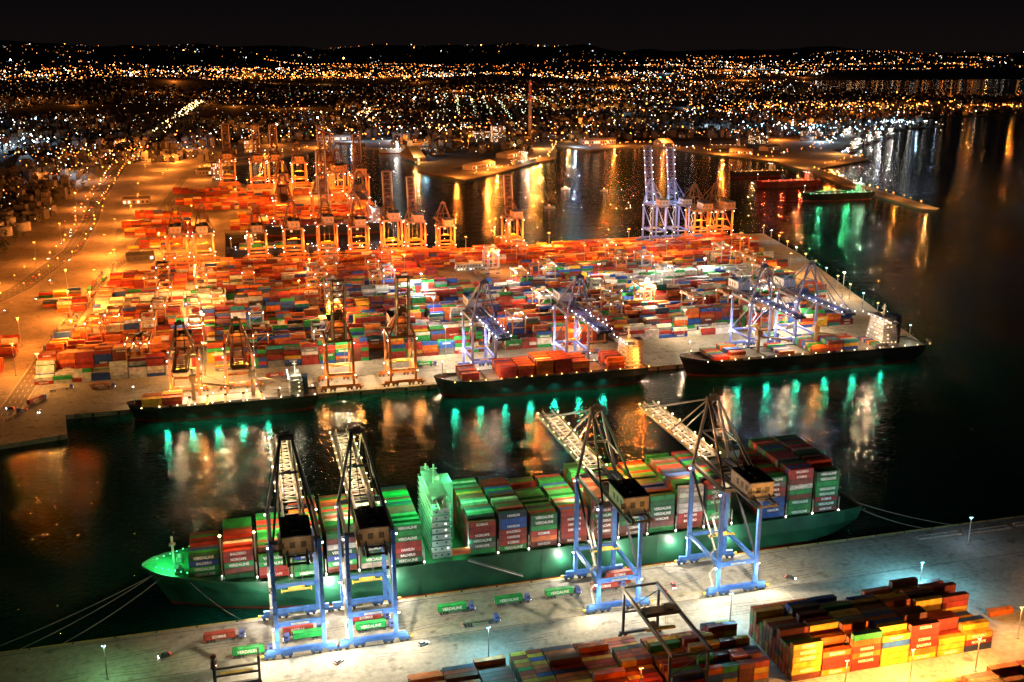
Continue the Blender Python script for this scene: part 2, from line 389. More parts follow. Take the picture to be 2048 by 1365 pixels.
# ------------------------------------------------------------------ cranes
def crane_mesh(name, leg, top, g=30.5, w=18.0, hp=50.0, apex=80.0, out=70.0, back=22.0, ang=0.0, house=(0.55, 0.42, 0.3), bl=WHITE, blk=30.0, portal=15.0, lattice=False):
    mb = MB(); hw = w/2; yw = g/2; yl = -g/2
    for y in (yw, yl):
        mb.box(0, y, 3.4, w+9, 1.5, 1.8, 0, leg)
        for bx in (-1, 1):
            for k in (-1, 1):
                mb.box(bx*hw + k*3.2, y, 1.9, 4.6, 1.1, 1.2, 0, sc(leg, .6))
                for q in (-1.3, 1.3):
                    mb.cyl((bx*hw+k*3.2+q, y-0.35, 0.75), (bx*hw+k*3.2+q, y+0.35, 0.75), 0.65, 0.65, 10, 0, (.05, .05, .05))
            mb.box(bx*(hw+6.2), y, 2.2, 1.2, 0.8, 0.9, 0, (.6, .4, .05))
    for sx in (-1, 1):
        x = sx*hw
        mb.beam((x, yw, 4), (x, yw, hp), 1.7, 1.7, 0, leg)
        mb.beam((x, yl, 4), (x, yl, hp), 1.5, 1.5, 0, leg)
        mb.beam((x, yw, portal), (x, yl, portal), 1.3, 1.8, 0, leg)
        mb.beam((x, yl, portal+1), (x, yw, hp-3), 0.8, 0.8, 0, top)
        mb.beam((x, yw, hp), (x, yl, hp), 1.3, 1.8, 0, top)
        for z in range(8, int(hp)-2, 6):
            mb.box(x, yw, z, 1.9, 1.9, .18, 0, sc(leg, .6)); mb.box(x, yl, z, 1.7, 1.7, .18, 0, sc(leg, .6))
        if sx < 0:
            z = 4; k = 0
            while z < hp-5:
                ya, yb = (yl+1.5, yl+5.5) if k % 2 == 0 else (yl+5.5, yl+1.5)
                mb.beam((x-1.5, ya, z), (x-1.5, yb, z+4.5), 0.8, 0.25, 0, (.35, .35, .35))
                mb.beam((x-1.9, ya, z+1), (x-1.9, yb, z+5.5), 0.06, 0.06, 0, (.5, .45, .2))
                mb.box(x-1.5, yb, z+4.5, 1.1, 1.3, 0.2, 0, (.35, .35, .35)); z += 4.5; k += 1
    for y, z, s_ in ((yw, hp, 1.8), (yl, hp, 1.8), (yw, portal, 1.5), (yl, portal, 1.5)):
        mb.beam((-hw, y, z), (hw, y, z), 1.3, s_, 0, top if z == hp else leg)
    for y in (yw, yl): mb.box(0, y+(1 if y > 0 else -1)*.7, portal, 7, .1, .9, 0, (.55, .55, .55))
    gx = 3.4; gz = hp + 1.6
    for sx in (-1, 1):
        mb.beam((sx*gx, yl-back, gz), (sx*gx, yw+2, gz), 1.1, 2.0, 0, top)
        mb.beam((sx*(gx+1.4), yl-back, gz-.2), (sx*(gx+1.4), yw+2, gz-.2), 1.1, .12, 0, (.3, .28, .26))
    yy = yl-back
    while yy < yw+2:
        mb.beam((-gx, yy, gz), (gx, yy, gz), 0.5, 0.8, 0, top)
        yy += 6
    ca, sa = math.cos(ang), math.sin(ang)
    def bp(d, x, h=0): return (x, yw+2+d*ca-h*sa, gz+d*sa+h*ca)
    bc = (.34, .30, .26) if lattice else top
    for sx in (-1, 1):
        mb.beam(bp(0, sx*gx), bp(out, sx*gx), 0.9, 1.5, 0, bc)
        mb.beam(bp(0, sx*(gx+1.3), -0.3), bp(out, sx*(gx+1.3), -0.3), 1.1, 0.12, 0, (.5, .46, .42))
        mb.beam(bp(0, sx*(gx+1.8), 0.9), bp(out, sx*(gx+1.8), 0.9), 0.1, 0.1, 0, (.6, .5, .1))
        if lattice:
            mb.beam(bp(0, sx*gx*.7, 3), bp(out, sx*gx*.7, 2), 0.4, 0.4, 0, bc)
    d = 0; k = 0
    while d <= out:
        mb.beam(bp(d, -gx), bp(d, gx), 0.5, 0.7, 0, bc)
        for sx in (-1, 1): mb.beam(bp(d, sx*(gx+1.8), -.2), bp(d, sx*(gx+1.8), .9), .08, .08, 0, (.6, .5, .1))
        if d+4.5 <= out:
            mb.beam(bp(d, -gx if k % 2 else gx), bp(d+4.5, gx if k % 2 else -gx), 0.35, 0.35, 0, bc)
        if lattice:
            for sx in (-1, 1): mb.beam(bp(d, sx*gx), bp(min(d+4.5, out), sx*gx*.7, 2.6), 0.25, 0.25, 0, bc)
        if k % 2 == 0 and blk > 0:
            for sx in (-1, 1):
                q = bp(d, sx*(gx+1.9), 1.6); mb.octa(q[0], q[1], q[2], 0.34, 1, sc(bl, blk))
                mb.beam(bp(d, sx*(gx+1.9), -0.2), q, .1, .1, 0, top)
        d += 4.5; k += 1
    mb.beam(bp(out, -gx-1), bp(out, gx+1), 1.2, 1.6, 0, top)
    for sx in (-1, 1):
        mb.beam((sx*hw, yw, hp), (sx*2.2, yw+1.5, apex), 1.1, 1.1, 0, top)
        mb.beam((sx*hw*0.9, yl, hp), (sx*2.2, yw+1.5, apex), 0.8, 0.8, 0, top)
        mb.beam((sx*2.0, yw+1.5, apex), (sx*gx, yl-back+3, gz+1), 0.35, 0.35, 0, top)
        hm = (hp+apex)/2
        mb.beam((sx*hw*0.55, yw+.8, hm), (sx*hw*0.5, 1, hm), 0.5, 0.5, 0, top)
        if ang < 0.5:
            mb.beam((sx*2.0, yw+1.5, apex), bp(out*0.48, sx*gx, .8), 0.4, 0.5, 0, top)
            mb.beam((sx*2.0, yw+1.5, apex), bp(out*0.93, sx*gx, .8), 0.4, 0.5, 0, top)
        else:
            mb.beam((sx*2.0, yw+1.5, apex), bp(out*0.62, sx*gx, .4), 0.35, 0.35, 0, top)
    mb.beam((-hw*.55, yw+.8, (hp+apex)/2), (hw*.55, yw+.8, (hp+apex)/2), 0.8, 0.8, 0, top)
    mb.box(0, yw+1.5, apex, 6.4, 2.0, 1.8, 0, top)
    mb.box(0, yw+1.5, apex+1.6, 3, 1.4, 1.2, 0, top)
    mb.beam((0, yw+1.5, apex+1), (0, yw+1.5, apex+5), 0.15, 0.15, 0, top)
    hy = yl - back*0.35
    mb.box(0, hy, gz+4.6, 10.5, 17, 6.4, 0, house)
    mb.box(0, hy, gz+8.0, 11.2, 17.7, 0.45, 0, (.04, .04, .045))
    for k in (-5, 0, 5):
        mb.box(0, hy+k, gz+8.7, 3, 1.6, 0.9, 0, (.1, .1, .1))
    for k in (-5.5, -1.5, 2.5):
        mb.box(-5.28, hy+k, gz+4.6, 0.1, 2.2, 2.6, 0, (.15, .12, .1)); mb.box(5.28, hy+k, gz+4.6, 0.1, 2.2, 2.6, 0, (.15, .12, .1))
        mb.box(k, hy-8.55, gz+4.6, 2.0, 0.1, 2.4, 0, (.15, .12, .1))
    mb.box(0, hy, gz+1.25, 13, 19, 0.25, 0, (.3, .3, .3))
    ty = yw-9 if ang > .5 else yw - 14
    mb.box(0, ty, gz-1.3, 6.4, 6.5, 0.9, 0, top)
    mb.box(-2.2, ty-5.4, gz-3.6, 2.4, 3.0, 3.0, 0, (.5, .5, .5)); mb.box(-2.2, ty-6.95, gz-3.8, 2.0, 0.1, 1.8, 1, (.9, .75, .4))
    sz = 16 if ang > .5 else 21
    for ax in (-2.6, 2.6):
        for ay in (-0.9, 0.9): mb.beam((ax, ty+ay, gz-1.5), (ax, ty+ay, sz), 0.12, 0.12, 0, (.1, .1, .1))
    mb.box(0, ty, sz, 6.5, 1.6, 0.9, 0, (.5, .4, .06)); mb.box(0, ty, sz-0.8, 12, 0.8, 0.5, 0, (.5, .35, .05))
    for ax in (-5.9, 5.9): mb.box(ax, ty, sz-0.8, 0.5, 2.4, 0.6, 0, (.5, .35, .05))
    for sx in (-1, 1):
        for y in (yw, yl):
            for z in (portal-1.6, hp-2):
                mb.box(sx*(hw+1.3), y, z, 0.6, 0.6, 0.35, 1, sc(WHITE, 20)); mb.beam((sx*hw, y, z+.4), (sx*(hw+1.5), y, z+.4), .2, .2, 0, top)
    return mb.mesh(name, [M_PAINT, M_LAMP])

BLUE_LEG = (0.05, 0.16, 0.52); DARK_TOP = (0.03, 0.035, 0.055); PURP = (0.13, 0.17, 0.48); RUST = (0.55, 0.2, 0.06)
near_me = crane_mesh("ship_to_shore_crane", BLUE_LEG, DARK_TOP, bl=WARM, blk=16, lattice=True, out=73)
far_me = crane_mesh("ship_to_shore_crane_far", PURP, (0.06, 0.07, 0.15), hp=44, apex=72, out=56, back=18, w=17, bl=VIOLET, blk=30, house=(.5, .6, .75))
old_me = crane_mesh("gantry_crane_raised", RUST, sc(RUST, .3), hp=36, apex=56, out=44, back=14, g=24, w=18, ang=math.radians(80), bl=ORANGE, blk=0, house=(.4, .2, .1), portal=12)
old2_me = crane_mesh("gantry_crane_low", RUST, sc(RUST, .3), hp=32, apex=56, out=36, back=12, g=22, w=18, ang=math.radians(0), bl=WHITE, blk=0, house=(.4, .2, .1), portal=11)
tall_me = crane_mesh("gantry_crane_tall", PURP, (0.10, 0.12, 0.25), hp=46, apex=74, out=68, back=18, w=18, ang=math.radians(78), bl=(.45, .55, 1), blk=60, house=(.35, .4, .6))

for i, cx in enumerate([12.5, 41, 145, 200]):
    o = place(near_me, "ship_to_shore_crane", (cx, 381.75, 0))
    for sx in (-1, 1):
        lamp((sx*14, 18, 8), WHITE, 9500, o, .3); lamp((sx*14, -19, 8), (1, .8, .5), 13000, o, .3)
        lamp((sx*6.5, -17.5, 11), (.55, .8, 1), 3500, o, .3)
    for d in (6, 20, 34, 48, 62):
        lamp((0, 17+d, 56.8), WARM, 7000, o, .3)
    lamp((0, 34, 49), (1, .6, .28), 150000, o, .5, 'SPOT', (0, .5, -1), 80)
    lamp((0, -14, 47), (1, .8, .5), 130000, o, .5, 'SPOT', (0, .1, -1), 115)
    lamp((0, -38, 58), WARM, 500, o, .2)
for i, cx in enumerate([165, 236, 384, 424]):
    o = place(far_me, "ship_to_shore_crane", (cx, 709, 0), math.pi)
    for sx in (-1, 1):
        lamp((sx*12, -12, 16), WHITE, 14000, o, .4)
    for d in (10, 40):
        lamp((0, 15+d, 50), VIOLET, 4000, o, .3)
    lamp((0, 0, 41), WHITE, 120000, o, .5, 'SPOT', (0, -.2, -1), 110)
    lamp((3, -16, 58), COOL, 4000, o, .3)
for cx, me in [(-42, old2_me), (-6, old2_me), (62, old_me), (106, old_me)]:
    o = place(me, "gantry_crane", (cx, 706, 0), math.pi)
    lamp((0, 2, 28), WARM, 110000, o, .5, 'SPOT', (0, 0, -1), 140)
    lamp((12, 13, 12), AMBER, 10000, o, .4); lamp((-12, 13, 12), AMBER, 10000, o, .4); lamp((0, -4, 42), ORANGE, 3000, o, .4)
for cx, me in [(-66, old2_me), (-38, old2_me), (20, old2_me), (60, old2_me), (98, old_me), (134, old2_me), (172, old_me), (200, old_me), (236, old2_me), (318, old_me), (560, old2_me), (590, old2_me)]:
    o = place(me, "gantry_crane", (cx, 1185, 0), 0, R.uniform(.98, 1.2))
    lamp((0, 0, 26), ORANGE, 150000, o, .5, 'SPOT', (0, 0, -1), 150)
    lamp((10, -16, 20), ORANGE, 12000, o, .5)
for cx in (500, 530):
    o = place(tall_me, "ship_to_shore_crane", (cx, 1182, 0), 0)
    lamp((0, -4, 50), COOL, 30000, o, .5); lamp((0, -16, 30), WHITE, 40000, o, .5)
for (cx, cy, rz, me) in [(40, 1835, 0, old_me), (70, 1842, 0, old_me), (110, 1850, 0, old2_me), (60, 1402, math.pi, old2_me), (110, 1402, math.pi, old_me), (160, 1402, math.pi, old2_me), (185, 1590, 0, old_me), (150, 1640, 0.2, old_me), (70, 1600, 0, old2_me), (-10, 1880, 0, old_me), (165, 1700, .1, old2_me), (150, 1790, .1, old_me)]:
    o = place(me, "gantry_crane", (cx, cy, 0), rz, 1.3); lamp((0, -14, 22), ORANGE, 100000, o, .5)

def rtg_mesh(name, span, h, wx, col, lampk=25):
    mb = MB(); hs = span/2
    for sy in (-1, 1):
        mb.box(0, sy*hs, 2.0, wx+3, 1.1, 1.2, 0, col)
        for sx in (-1, 1):
            mb.beam((sx*wx/2, sy*hs, 2), (sx*wx/2, sy*hs, h), 0.9, 0.9, 0, col)
            for k in (-1, 1): mb.cyl((sx*wx/2+k*1.1, sy*hs-.4, .8), (sx*wx/2+k*1.1, sy*hs+.4, .8), .8, .8, 10, 0, (.03, .03, .03))
        mb.beam((-wx/2, sy*hs, h*.55), (wx/2, sy*hs, h*.55), .6, .6, 0, col)
        mb.beam((-wx/2, sy*hs, h*.55), (wx/2, sy*hs, h-1), .3, .3, 0, col)
    for sx in (-1, 1):
        mb.beam((sx*wx/2, -hs-2.5, h+.6), (sx*wx/2, hs+2.5, h+.6), 1.0, 1.5, 0, col)
        mb.beam((sx*(wx/2+.9), -hs-2.5, h+1.9), (sx*(wx/2+.9), hs+2.5, h+1.9), .08, .08, 0, (.6, .5, .1))
    for sy in (-1, 1): mb.beam((-wx/2, sy*(hs+2.3), h+.6), (wx/2, sy*(hs+2.3), h+.6), .7, .9, 0, col)
    mb.box(0, 3, h+1.8, wx-1, 5, 1.6, 0, sc(col, .7)); mb.box(wx*.2, 3, h+3.2, 3, 3, 1.6, 0, (.5, .5, .5) if lampk else col)
    mb.box(-wx*.3, -.6, h-1.8, 2, 2.4, 2.4, 0, (.5, .5, .5) if lampk else col)
    for ax in (-2.4, 2.4):
        for ay in (2, 4): mb.beam((ax, ay, h+1), (ax, ay, h-5.5), .1, .1, 0, (.1, .1, .1))
    mb.box(0, 3, h-5.9, 12, 1.6, .7, 0, (.5, .35, .05))
    if lampk:
        for sy in (-1, 1):
            for sx in (-1, 1): mb.octa(sx*wx/2, sy*(hs+2.6), h-.4, .38, 1, sc(WHITE, lampk))
    return mb.mesh(name, [M_PAINT, M_LAMP])
rtg_w = rtg_mesh("rtg_white", 21.6, 21, 11, (.38, .38, .46), 40)
rtg_o = rtg_mesh("rtg_orange", 21.6, 21, 11, (.45, .2, .08))
rtg_d = rtg_mesh("rmg_dark", 46, 20.5, 15, (.05, .055, .07), 0)
for i in range(60):
    row = R.randint(0, 15); yy = 762 + row*ROWP + 9
    xr = right_edge(yy) - 50
    xx = R.uniform(-130, xr)
    o = place(rtg_w if (R.random() < .5 and xx > 0) else rtg_o, "yard_gantry_crane", (xx, yy, 0))
    if i % 3 == 0: lamp((0, 12.6, 19.5), WHITE if xx > 100 and yy < 1000 else AMBER, 30000, o, .4)
place(rtg_d, "yard_gantry_crane", (147, 323.5, 0))
mb = MB(); K = (.05, .055, .07)
for sy in (-1, 1):
    mb.box(0, sy*2.4, 1.9, 17, 1.2, 1.2, 0, K)
    for x in (-8, -3, 3, 8):
        mb.cyl((x, sy*2.4-.5, .85), (x, sy*2.4+.5, .85), .85, .85, 12, 0, (.02, .02, .02))
    for x in (-8, 8): mb.beam((x, sy*2.4, 2), (x, sy*2.4, 15), .9, .9, 0, K)
    mb.beam((-8, sy*2.4, 9), (8, sy*2.4, 9), .5, .7, 0, K)
for x in (-8, 8): mb.beam((x, -2.8, 15), (x, 2.8, 15), .9, .9, 0, K)
mb.box(0, 0, 8.2, 12, 1.4, .6, 0, (.5, .35, .05)); mb.box(-8, 0, 12.5, 2.2, 2.6, 2.4, 0, (.3, .12, .08)); mb.box(-8, 0, 16, 2, 1, 1, 0, (.3, .05, .03))
for k in range(2): mb.octa(-7+14*k, -3.1, 14, .2, 1, sc(WARM, 12))
mb.obj("straddle_carrier", [M_PAINT, M_LAMP], (-12, 349, 0))

# ------------------------------------------------------------------ ships
def hull(mb, L, B, zd, rise, col, boot=(.25, .03, .02), deckcol=(.16, .05, .04)):
    U = [0, .012, .03, .06, .1, .16, .24, .35, .6, .8, .92, .97, 1]
    BD = [.05, .3, .48, .66, .8, .93, 1, 1, 1, 1, .98, .93, .86]
    BM = [.02, .1, .24, .42, .62, .84, .97, 1, 1, 1, .97, .88, .75]
    BW = [0, .03, .09, .22, .4, .66, .9, 1, 1, .98, .85, .65, .45]
    rings = []
    for u, bd, bm, bw in zip(U, BD, BM, BW):
        x = u*L; sh = .035*L*max(0, 1-u/.1)
        st = -.03*L*max(0, (u-.92)/.08)
        r = rise*max(0, 1-u/.13)
        zt = zd + r
        h = B/2
        rings.append([(x, -bd*h, zt), (x+sh*.45, -bm*h, zt*.45), (x+sh*.85+st*.6, -(bw*.6+bm*.4)*h, -1.3), (x+sh+st, -bw*h, -3.6), (x+sh+st, bw*h, -3.6), (x+sh*.85+st*.6, (bw*.6+bm*.4)*h, -1.3), (x+sh*.45, bm*h, zt*.45), (x, bd*h, zt)])
    base = len(mb.v)
    for r in rings: mb.v.extend(r)
    n = 8
    for i in range(len(rings)-1):
        for k in range(7):
            a = base+i*n+k
            mb.f.append((a, a+n, a+n+1, a+1)); mb.m.append(0); mb.c.append(boot if k in (2, 4) else col)
    for i in (0, len(rings)-1):
        fc = tuple(base+i*n+k for k in range(8))
        mb.f.append(fc if i == 0 else tuple(reversed(fc))); mb.m.append(0); mb.c.append(col)
    for i in range(len(rings)-1):
        a, b = rings[i], rings[i+1]
        mb.face([(a[0][0], a[0][1]*.97, a[0][2]-1.1), (b[0][0], b[0][1]*.97, b[0][2]-1.1), (b[7][0], b[7][1]*.97, b[7][2]-1.1), (a[7][0], a[7][1]*.97, a[7][2]-1.1)], 0, deckcol)
        for s_ in (0, 7):
            mb.beam(a[s_], b[s_], .35, .35, 0, sc(col, 1.2))

def house(mb, x, y, z, sx, sy, floors, col=(.7, .7, .68), wings=0.0, lit=.5, wc=WARM, wk=3.0, taper=0.0):
    h = 2.9
    for f in range(floors):
        k = 1 - taper*f
        X, Y = sx*k, sy*k
        mb.box(x, y, z+f*h+h/2, X, Y, h-.12, 0, col); mb.box(x, y, z+f*h+h-.02, X+1.3, Y+1.3, .16, 0, sc(col, .6))
        for sd in (-1, 1):
            mb.beam((x-X/2-.6, y+sd*(Y/2+.6), z+f*h+h+1), (x+X/2+.6, y+sd*(Y/2+.6), z+f*h+h+1), .08, .08, 0, (.6, .6, .6))
            mb.beam((x+sd*(X/2+.6), y-Y/2-.6, z+f*h+h+1), (x+sd*(X/2+.6), y+Y/2+.6, z+f*h+h+1), .08, .08, 0, (.6, .6, .6))
        n = int(Y/2.8)
        for i in range(n):
            yy = y - Y/2 + (i+.5)*Y/n
            for sd in (-1, 1):
                on = R.random() < lit
                mb.box(x+sd*(X/2+.02), yy, z+f*h+h*.55, .08, .8, .7, 1 if on else 0, sc(wc, wk) if on else (.02, .02, .03))
        n = max(2, int(X/2.8))
        for i in range(n):
            xx = x - X/2 + (i+.5)*X/n
            for sd in (-1, 1):
                on = R.random() < lit
                mb.box(xx, y+sd*(Y/2+.02), z+f*h+h*.55, .8, .08, .7, 1 if on else 0, sc(wc, wk) if on else (.02, .02, .03))
    zt = z+floors*h
    if wings:
        mb.box(x, y, zt+1.4, sx*.75, wings*.55, 2.8, 0, col); mb.box(x, y, zt+.1, sx*.45, wings, .3, 0, col)
        for sd in (-1, 1): mb.box(x, y+sd*(wings/2-1.2), zt+.7, sx*.42, 2.2, 1.1, 0, sc(col, .8))
        mb.box(x-sx*.2, y, zt+.8, .12, wings, 1.1, 0, sc(col, .9)); mb.box(x+sx*.2, y, zt+.8, .12, wings, 1.1, 0, sc(col, .9))
        mb.box(x-sx*.38, y, zt+1.8, .1, wings*.5, .9, 0, (.03, .04, .05))
        mb.box(x, y, zt+2.95, sx*.85, wings*.6, .25, 0, sc(col, .7)); zt += 3
    mb.beam((x, y, zt), (x, y, zt+9), .6, .6, 0, col); mb.beam((x, y-3, zt+5), (x, y+3, zt+5), .25, .25, 0, col)
    mb.beam((x-1.5, y, zt+7), (x+1.5, y, zt+7), .3, .5, 0, col); mb.cyl((x+2, y+3, zt), (x+2, y+3, zt+2.2), 1.1, .9, 8, 0, (.7, .7, .7))

def deck_bay(mb, x, yc, rows, z, tiers, kind, text=0.0, edge=0, detail=False):
    cols, ws = palette(kind)
    for r in range(rows):
        y = yc + (r-(rows-1)/2)*2.5
        t = tiers - (1 if R.random() < .15 else 0)
        base = R.choices(cols, ws)[0]
        for k in range(t):
            if R.random() < .65: base = R.choices(cols, ws)[0]
            c = jit(base)
            container(mb, x, y, z+k*2.61, c, CL, detail and (r == 0))
            if r == 0 and text and R.random() < text:
                W = W_GREEN if base in (C_GREEN, C_DGREEN) else R.choice(W_OTHERS)
                put_word(mb, W, x, y-CW/2-.1, z+k*2.61+1.3, 2)

GH = (0.010, 0.075, 0.038)
SX, SY, SZ, SL, SB = -50, 426.5, 12.0, 338, 45.8
mb = MB()
hull(mb, SL, SB, SZ+1.1, 4.5, GH, deckcol=(.04, .2, .09))
mats = [M_HULL, M_LAMP, M_TEXT]
big = mb
house(big, 127.5, 0, SZ, 8.5, 34, 9, (.6, .62, .6), 49, .22, WHITE, 3, .01)
big.box(134, 6, SZ+14, 4.5, 12, 28, 0, (.4, .42, .4))
for q in (-21, 21): big.cyl((127.5, q, SZ+26), (127.5, q, SZ+30), .4, .4, 6, 0, (.6, .6, .6))
big.box(273, 0, SZ+12, 8, 18, 28, 0, (.02, .05, .03)); big.box(273, 0, SZ+29, 7, 12, 6, 0, (.02, .04, .03))
bays_l = [(26, 9, 4), (40.3, 13, 5), (54.6, 15, 5), (69, 17, 7), (83.2, 17, 7), (97.4, 17, 7), (111.6, 17, 7)]
bays_r = [(145 + 14.3*i, 17, t) for i, t in enumerate([7, 7, 6, 6, 8, 7, 7, 8, 8, None, 8, 9, 9])]
for x, rows, t in bays_l + bays_r:
    if t is None: continue
    w_ = rows*2.5
    gx = x+7.1
    big.box(gx, 0, SZ+.9, .9, w_, 1.6, 0, (.3, .3, .3))
    for yy in np.arange(-w_/2, w_/2+.1, 5):
        big.beam((gx, yy, SZ), (gx, yy, SZ+8.5), .35, .35, 0, (.35, .33, .3))
    for z in (4.2, 8.4): big.box(gx, 0, SZ+z, .9, w_, .14, 0, (.35, .33, .3))
    big.octa(gx, -w_/2-.3, SZ+1.7, .36, 1, sc(WHITE, 40)); big.octa(gx, w_/2+.3, SZ+1.7, .3, 1, sc(WHITE, 30))
big.beam((13, 0, SZ+3), (13, 0, SZ+17), .9, .9, 0, (.6, .62, .6)); big.beam((13, -3, SZ+12), (13, 3, SZ+12), .4, .4, 0, (.6, .62, .6)); big.box(13, 0, SZ+13.5, 2.5, 2.5, .3, 0, (.6, .6, .6))
for k in (-5, 5): big.cyl((15, k-2, SZ+4.2), (15, k+2, SZ+4.2), 1.1, 1.1, 10, 0, (.3, .3, .3)); big.box(15, k, SZ+3.3, 3, 5, .8, 0, (.3, .4, .3))
big.face([(18.5, -13, SZ), (18.5, 13, SZ), (19.5, 14, SZ+5.5), (19.5, -14, SZ+5.5)], 0, (.05, .3, .12))
for k in range(6): big.octa(6+k*2.6, (4+k*1.7), SZ+5.6, .22, 1, sc(GREEN, 15)); big.octa(6+k*2.6, -(4+k*1.7), SZ+5.6, .22, 1, sc(GREEN, 15))
for px_ in (33.3, 47.3):
    big.beam((px_, -14, SZ), (px_, -14, SZ+21), .5, .5, 0, (.5, .4, .3)); big.octa(px_, -14, SZ+21.5, .6, 1, sc(AMBER, 60))
big.beam((138, -23.4, 12.5), (163, -23.8, 1.6), .9, .25, 0, (.5, .5, .5)); big.beam((138, -23.9, 13.5), (163, -24.2, 2.6), .08, .08, 0, (.6, .6, .6))
big.cyl((131, -22, SZ+5), (139, -22, SZ+5), 1.5, 1.5, 10, 0, (.6, .1, .03))
for u in np.arange(60, 320, 14): big.box(u, -22.93, 5.5, .12, .1, 11, 0, sc(GH, .7))
ship = mb.obj("container_ship", mats, (SX, SY, 0))
cm = MB()
for x, rows, t in bays_l: deck_bay(cm, x, 0, rows, SZ+1.9, t, "ship", .65, 0, True)
for x, rows, t in bays_r:
    if t: deck_bay(cm, x, 0, rows, SZ+1.9, t, "ship", .65, 0, True)
co = cm.obj("deck_containers", [M_CONT, M_CONT, M_TEXT]); co.parent = ship
lamp((12, 2, SZ+12), GREEN, 12000, ship, .4); lamp((8, -3, SZ+8), GREEN, 5000, ship, .3)
lamp((124, -8, SZ+37), GREEN, 2500, ship, .4); lamp((120.5, 14, SZ+31), GREEN, 5000, ship, .4); lamp((137.8, -12, SZ+27), GREEN, 5000, ship, .4); lamp((121, -17, SZ+25), GREEN, 4500, ship, .3)
lamp((140, 5, SZ+31), GREEN, 20000, ship, .4); lamp((117, 4, SZ+31), GREEN, 18000, ship, .4); lamp((138.6, -21.5, SZ+8), (.5, 1, .8), 1500, ship, .3); lamp((120.5, -21.5, SZ+8), (.5, 1, .8), 1200, ship, .3)
lamp((145, -16, SZ+29), GREEN, 6000, ship, .4); lamp((100, 8, SZ+30), GREEN, 10000, ship, .4)
for px_ in (33.3, 47.3): lamp((px_, -14, SZ+22.4), AMBER, 8000, ship, .4)
for i, x in enumerate((47.4, 62, 76, 90, 104, 152, 166.5, 195, 209, 237, 266, 295, 309)): lamp((x, -25.2, SZ+4), WARM, 260, ship, .2)
lamp((206, 8, SZ+31), AMBER, 16000, ship, .4); lamp((228, 14, SZ+34), ORANGE, 60000, ship, .4); lamp((60, 6, SZ+29), (.7, 1, .25), 14000, ship, .4)
mb = MB()
def rope(a, b, sag=1.5):
    a, b = Vector(a), Vector(b); p = a
    for i in range(1, 9):
        t = i/8; q = a.lerp(b, t); q.z -= sag*4*t*(1-t); mb.beam(p, q, .12, .12, 0, (.35, .32, .27)); p = q
for a, b in [((-44, 420, 16), (-96, 399, .6)), ((-44, 420, 16), (-112, 399, .6)), ((-40, 418, 16), (-80, 399, .6)), ((-30, 412, 14), (-10, 399, .6)), ((285, 412, 12), (320, 399, .6)), ((286, 420, 12), (336, 399, .6))]: rope(a, b)
mb.obj("mooring_rope", [M_PAINT])

def medium_ship(name, x0, yc, L, B, zd, hc, bays, rows, tiers, kind, hx, floors, lightc=WARM, derricks=(), hcol=(.65, .63, .6), rot=0):
    mb = MB(); hull(mb, L, B, zd+1.1, 2.5, hc, deckcol=(.22, .12, .08))
    house(mb, hx, 0, zd, L*.07, B*.75, floors, hcol, B+1, .3, lightc, 5, .04)
    mb.box(hx+L*.05, 0, zd+floors*2.9*.6, L*.03, B*.3, floors*2.9*1.1, 0, (.05, .07, .15))
    mb.beam((L*.04, 0, zd+2), (L*.04, 0, zd+14), .5, .5, 0, hcol)
    mb.octa(L*.04, 0, zd+14, .5, 1, sc(WHITE, 25))
    for dx in derricks:
        mb.cyl((dx, 0, zd), (dx, 0, zd+22), 1.3, 1.0, 10, 0, (.25, .18, .1)); mb.box(dx, 0, zd+17, 4, 4, 4, 0, (.3, .2, .1)); mb.beam((dx, 0, zd+14), (dx+26, 0, zd+9), 1.0, 1.3, 0, (.25, .18, .1))
        mb.beam((dx, 0, zd+22), (dx+26, 0, zd+9.5), .2, .2, 0, (.1, .1, .1))
    x = L*.13
    while x < hx-L*.08:
        mb.box(x+L*.045, 0, zd+.9, L*.08, B*.75, 1.8, 0, (.3, .28, .25)); x += L*.095
    for i in range(int(L/11)):
        mb.octa(L*.08+i*11, -B/2+.3, zd+2.2, .35, 1, sc(lightc, 25))
        if i % 2 == 0: mb.octa(L*.08+i*11, B/2-.3, zd+2.2, .35, 1, sc(lightc, 25))
    for i in range(5): mb.octa(hx-L*.04, -B/2+i*B/4, zd+floors*2.9+3, .35, 1, sc(WHITE, 25))
    o = mb.obj(name, [M_HULL, M_LAMP, M_TEXT], (x0, yc, 0), rot)
    cm = MB()
    for bx, t in bays:
        if t: deck_bay(cm, bx, 0, rows, zd+1.9, t, kind)
    if cm.v:
        c = cm.obj("deck_containers", [M_CONT, M_CONT, M_TEXT]); c.parent = o
    return o
TEAL = (.015, .7, .4)
o = medium_ship("general_cargo_ship", -78, 676, 122, 20, 6, (.04, .05, .04), [(16+i*12.6, 2) for i in range(2)], 6, 2, "orange", 108, 4, WARM, (42, 80))
for x in (30, 60, 90): lamp((x, 0, 22), WARM, 14000, o, .4)
lamp((108, -6, 24), (1, .9, .6), 5000, o, .4)
for x in (24, 40, 56, 72, 88): lamp((x, -12, 5), TEAL, 7000, o, .4, 'SPOT', (0, -1.0, -1), 160)
lamp((45, -11, 16), AMBER, 9000, o); lamp((85, -11, 16), (1, .6, .35), 9000, o)
o = medium_ship("container_ship", 124, 673.5, 156, 26, 8, (.04, .06, .07), [(24+i*13.4, t) for i, t in enumerate([2, 0, 3, 3, 4, 4, 3, 0, 3])], 9, 3, "warmdeck", 144, 6, AMBER)
lamp((140, -8, 34), AMBER, 12000, o, .4); lamp((30, 0, 26), AMBER, 14000, o, .4); lamp((75, 0, 32), ORANGE, 60000, o, .4); lamp((115, 0, 32), ORANGE, 36000, o, .4)
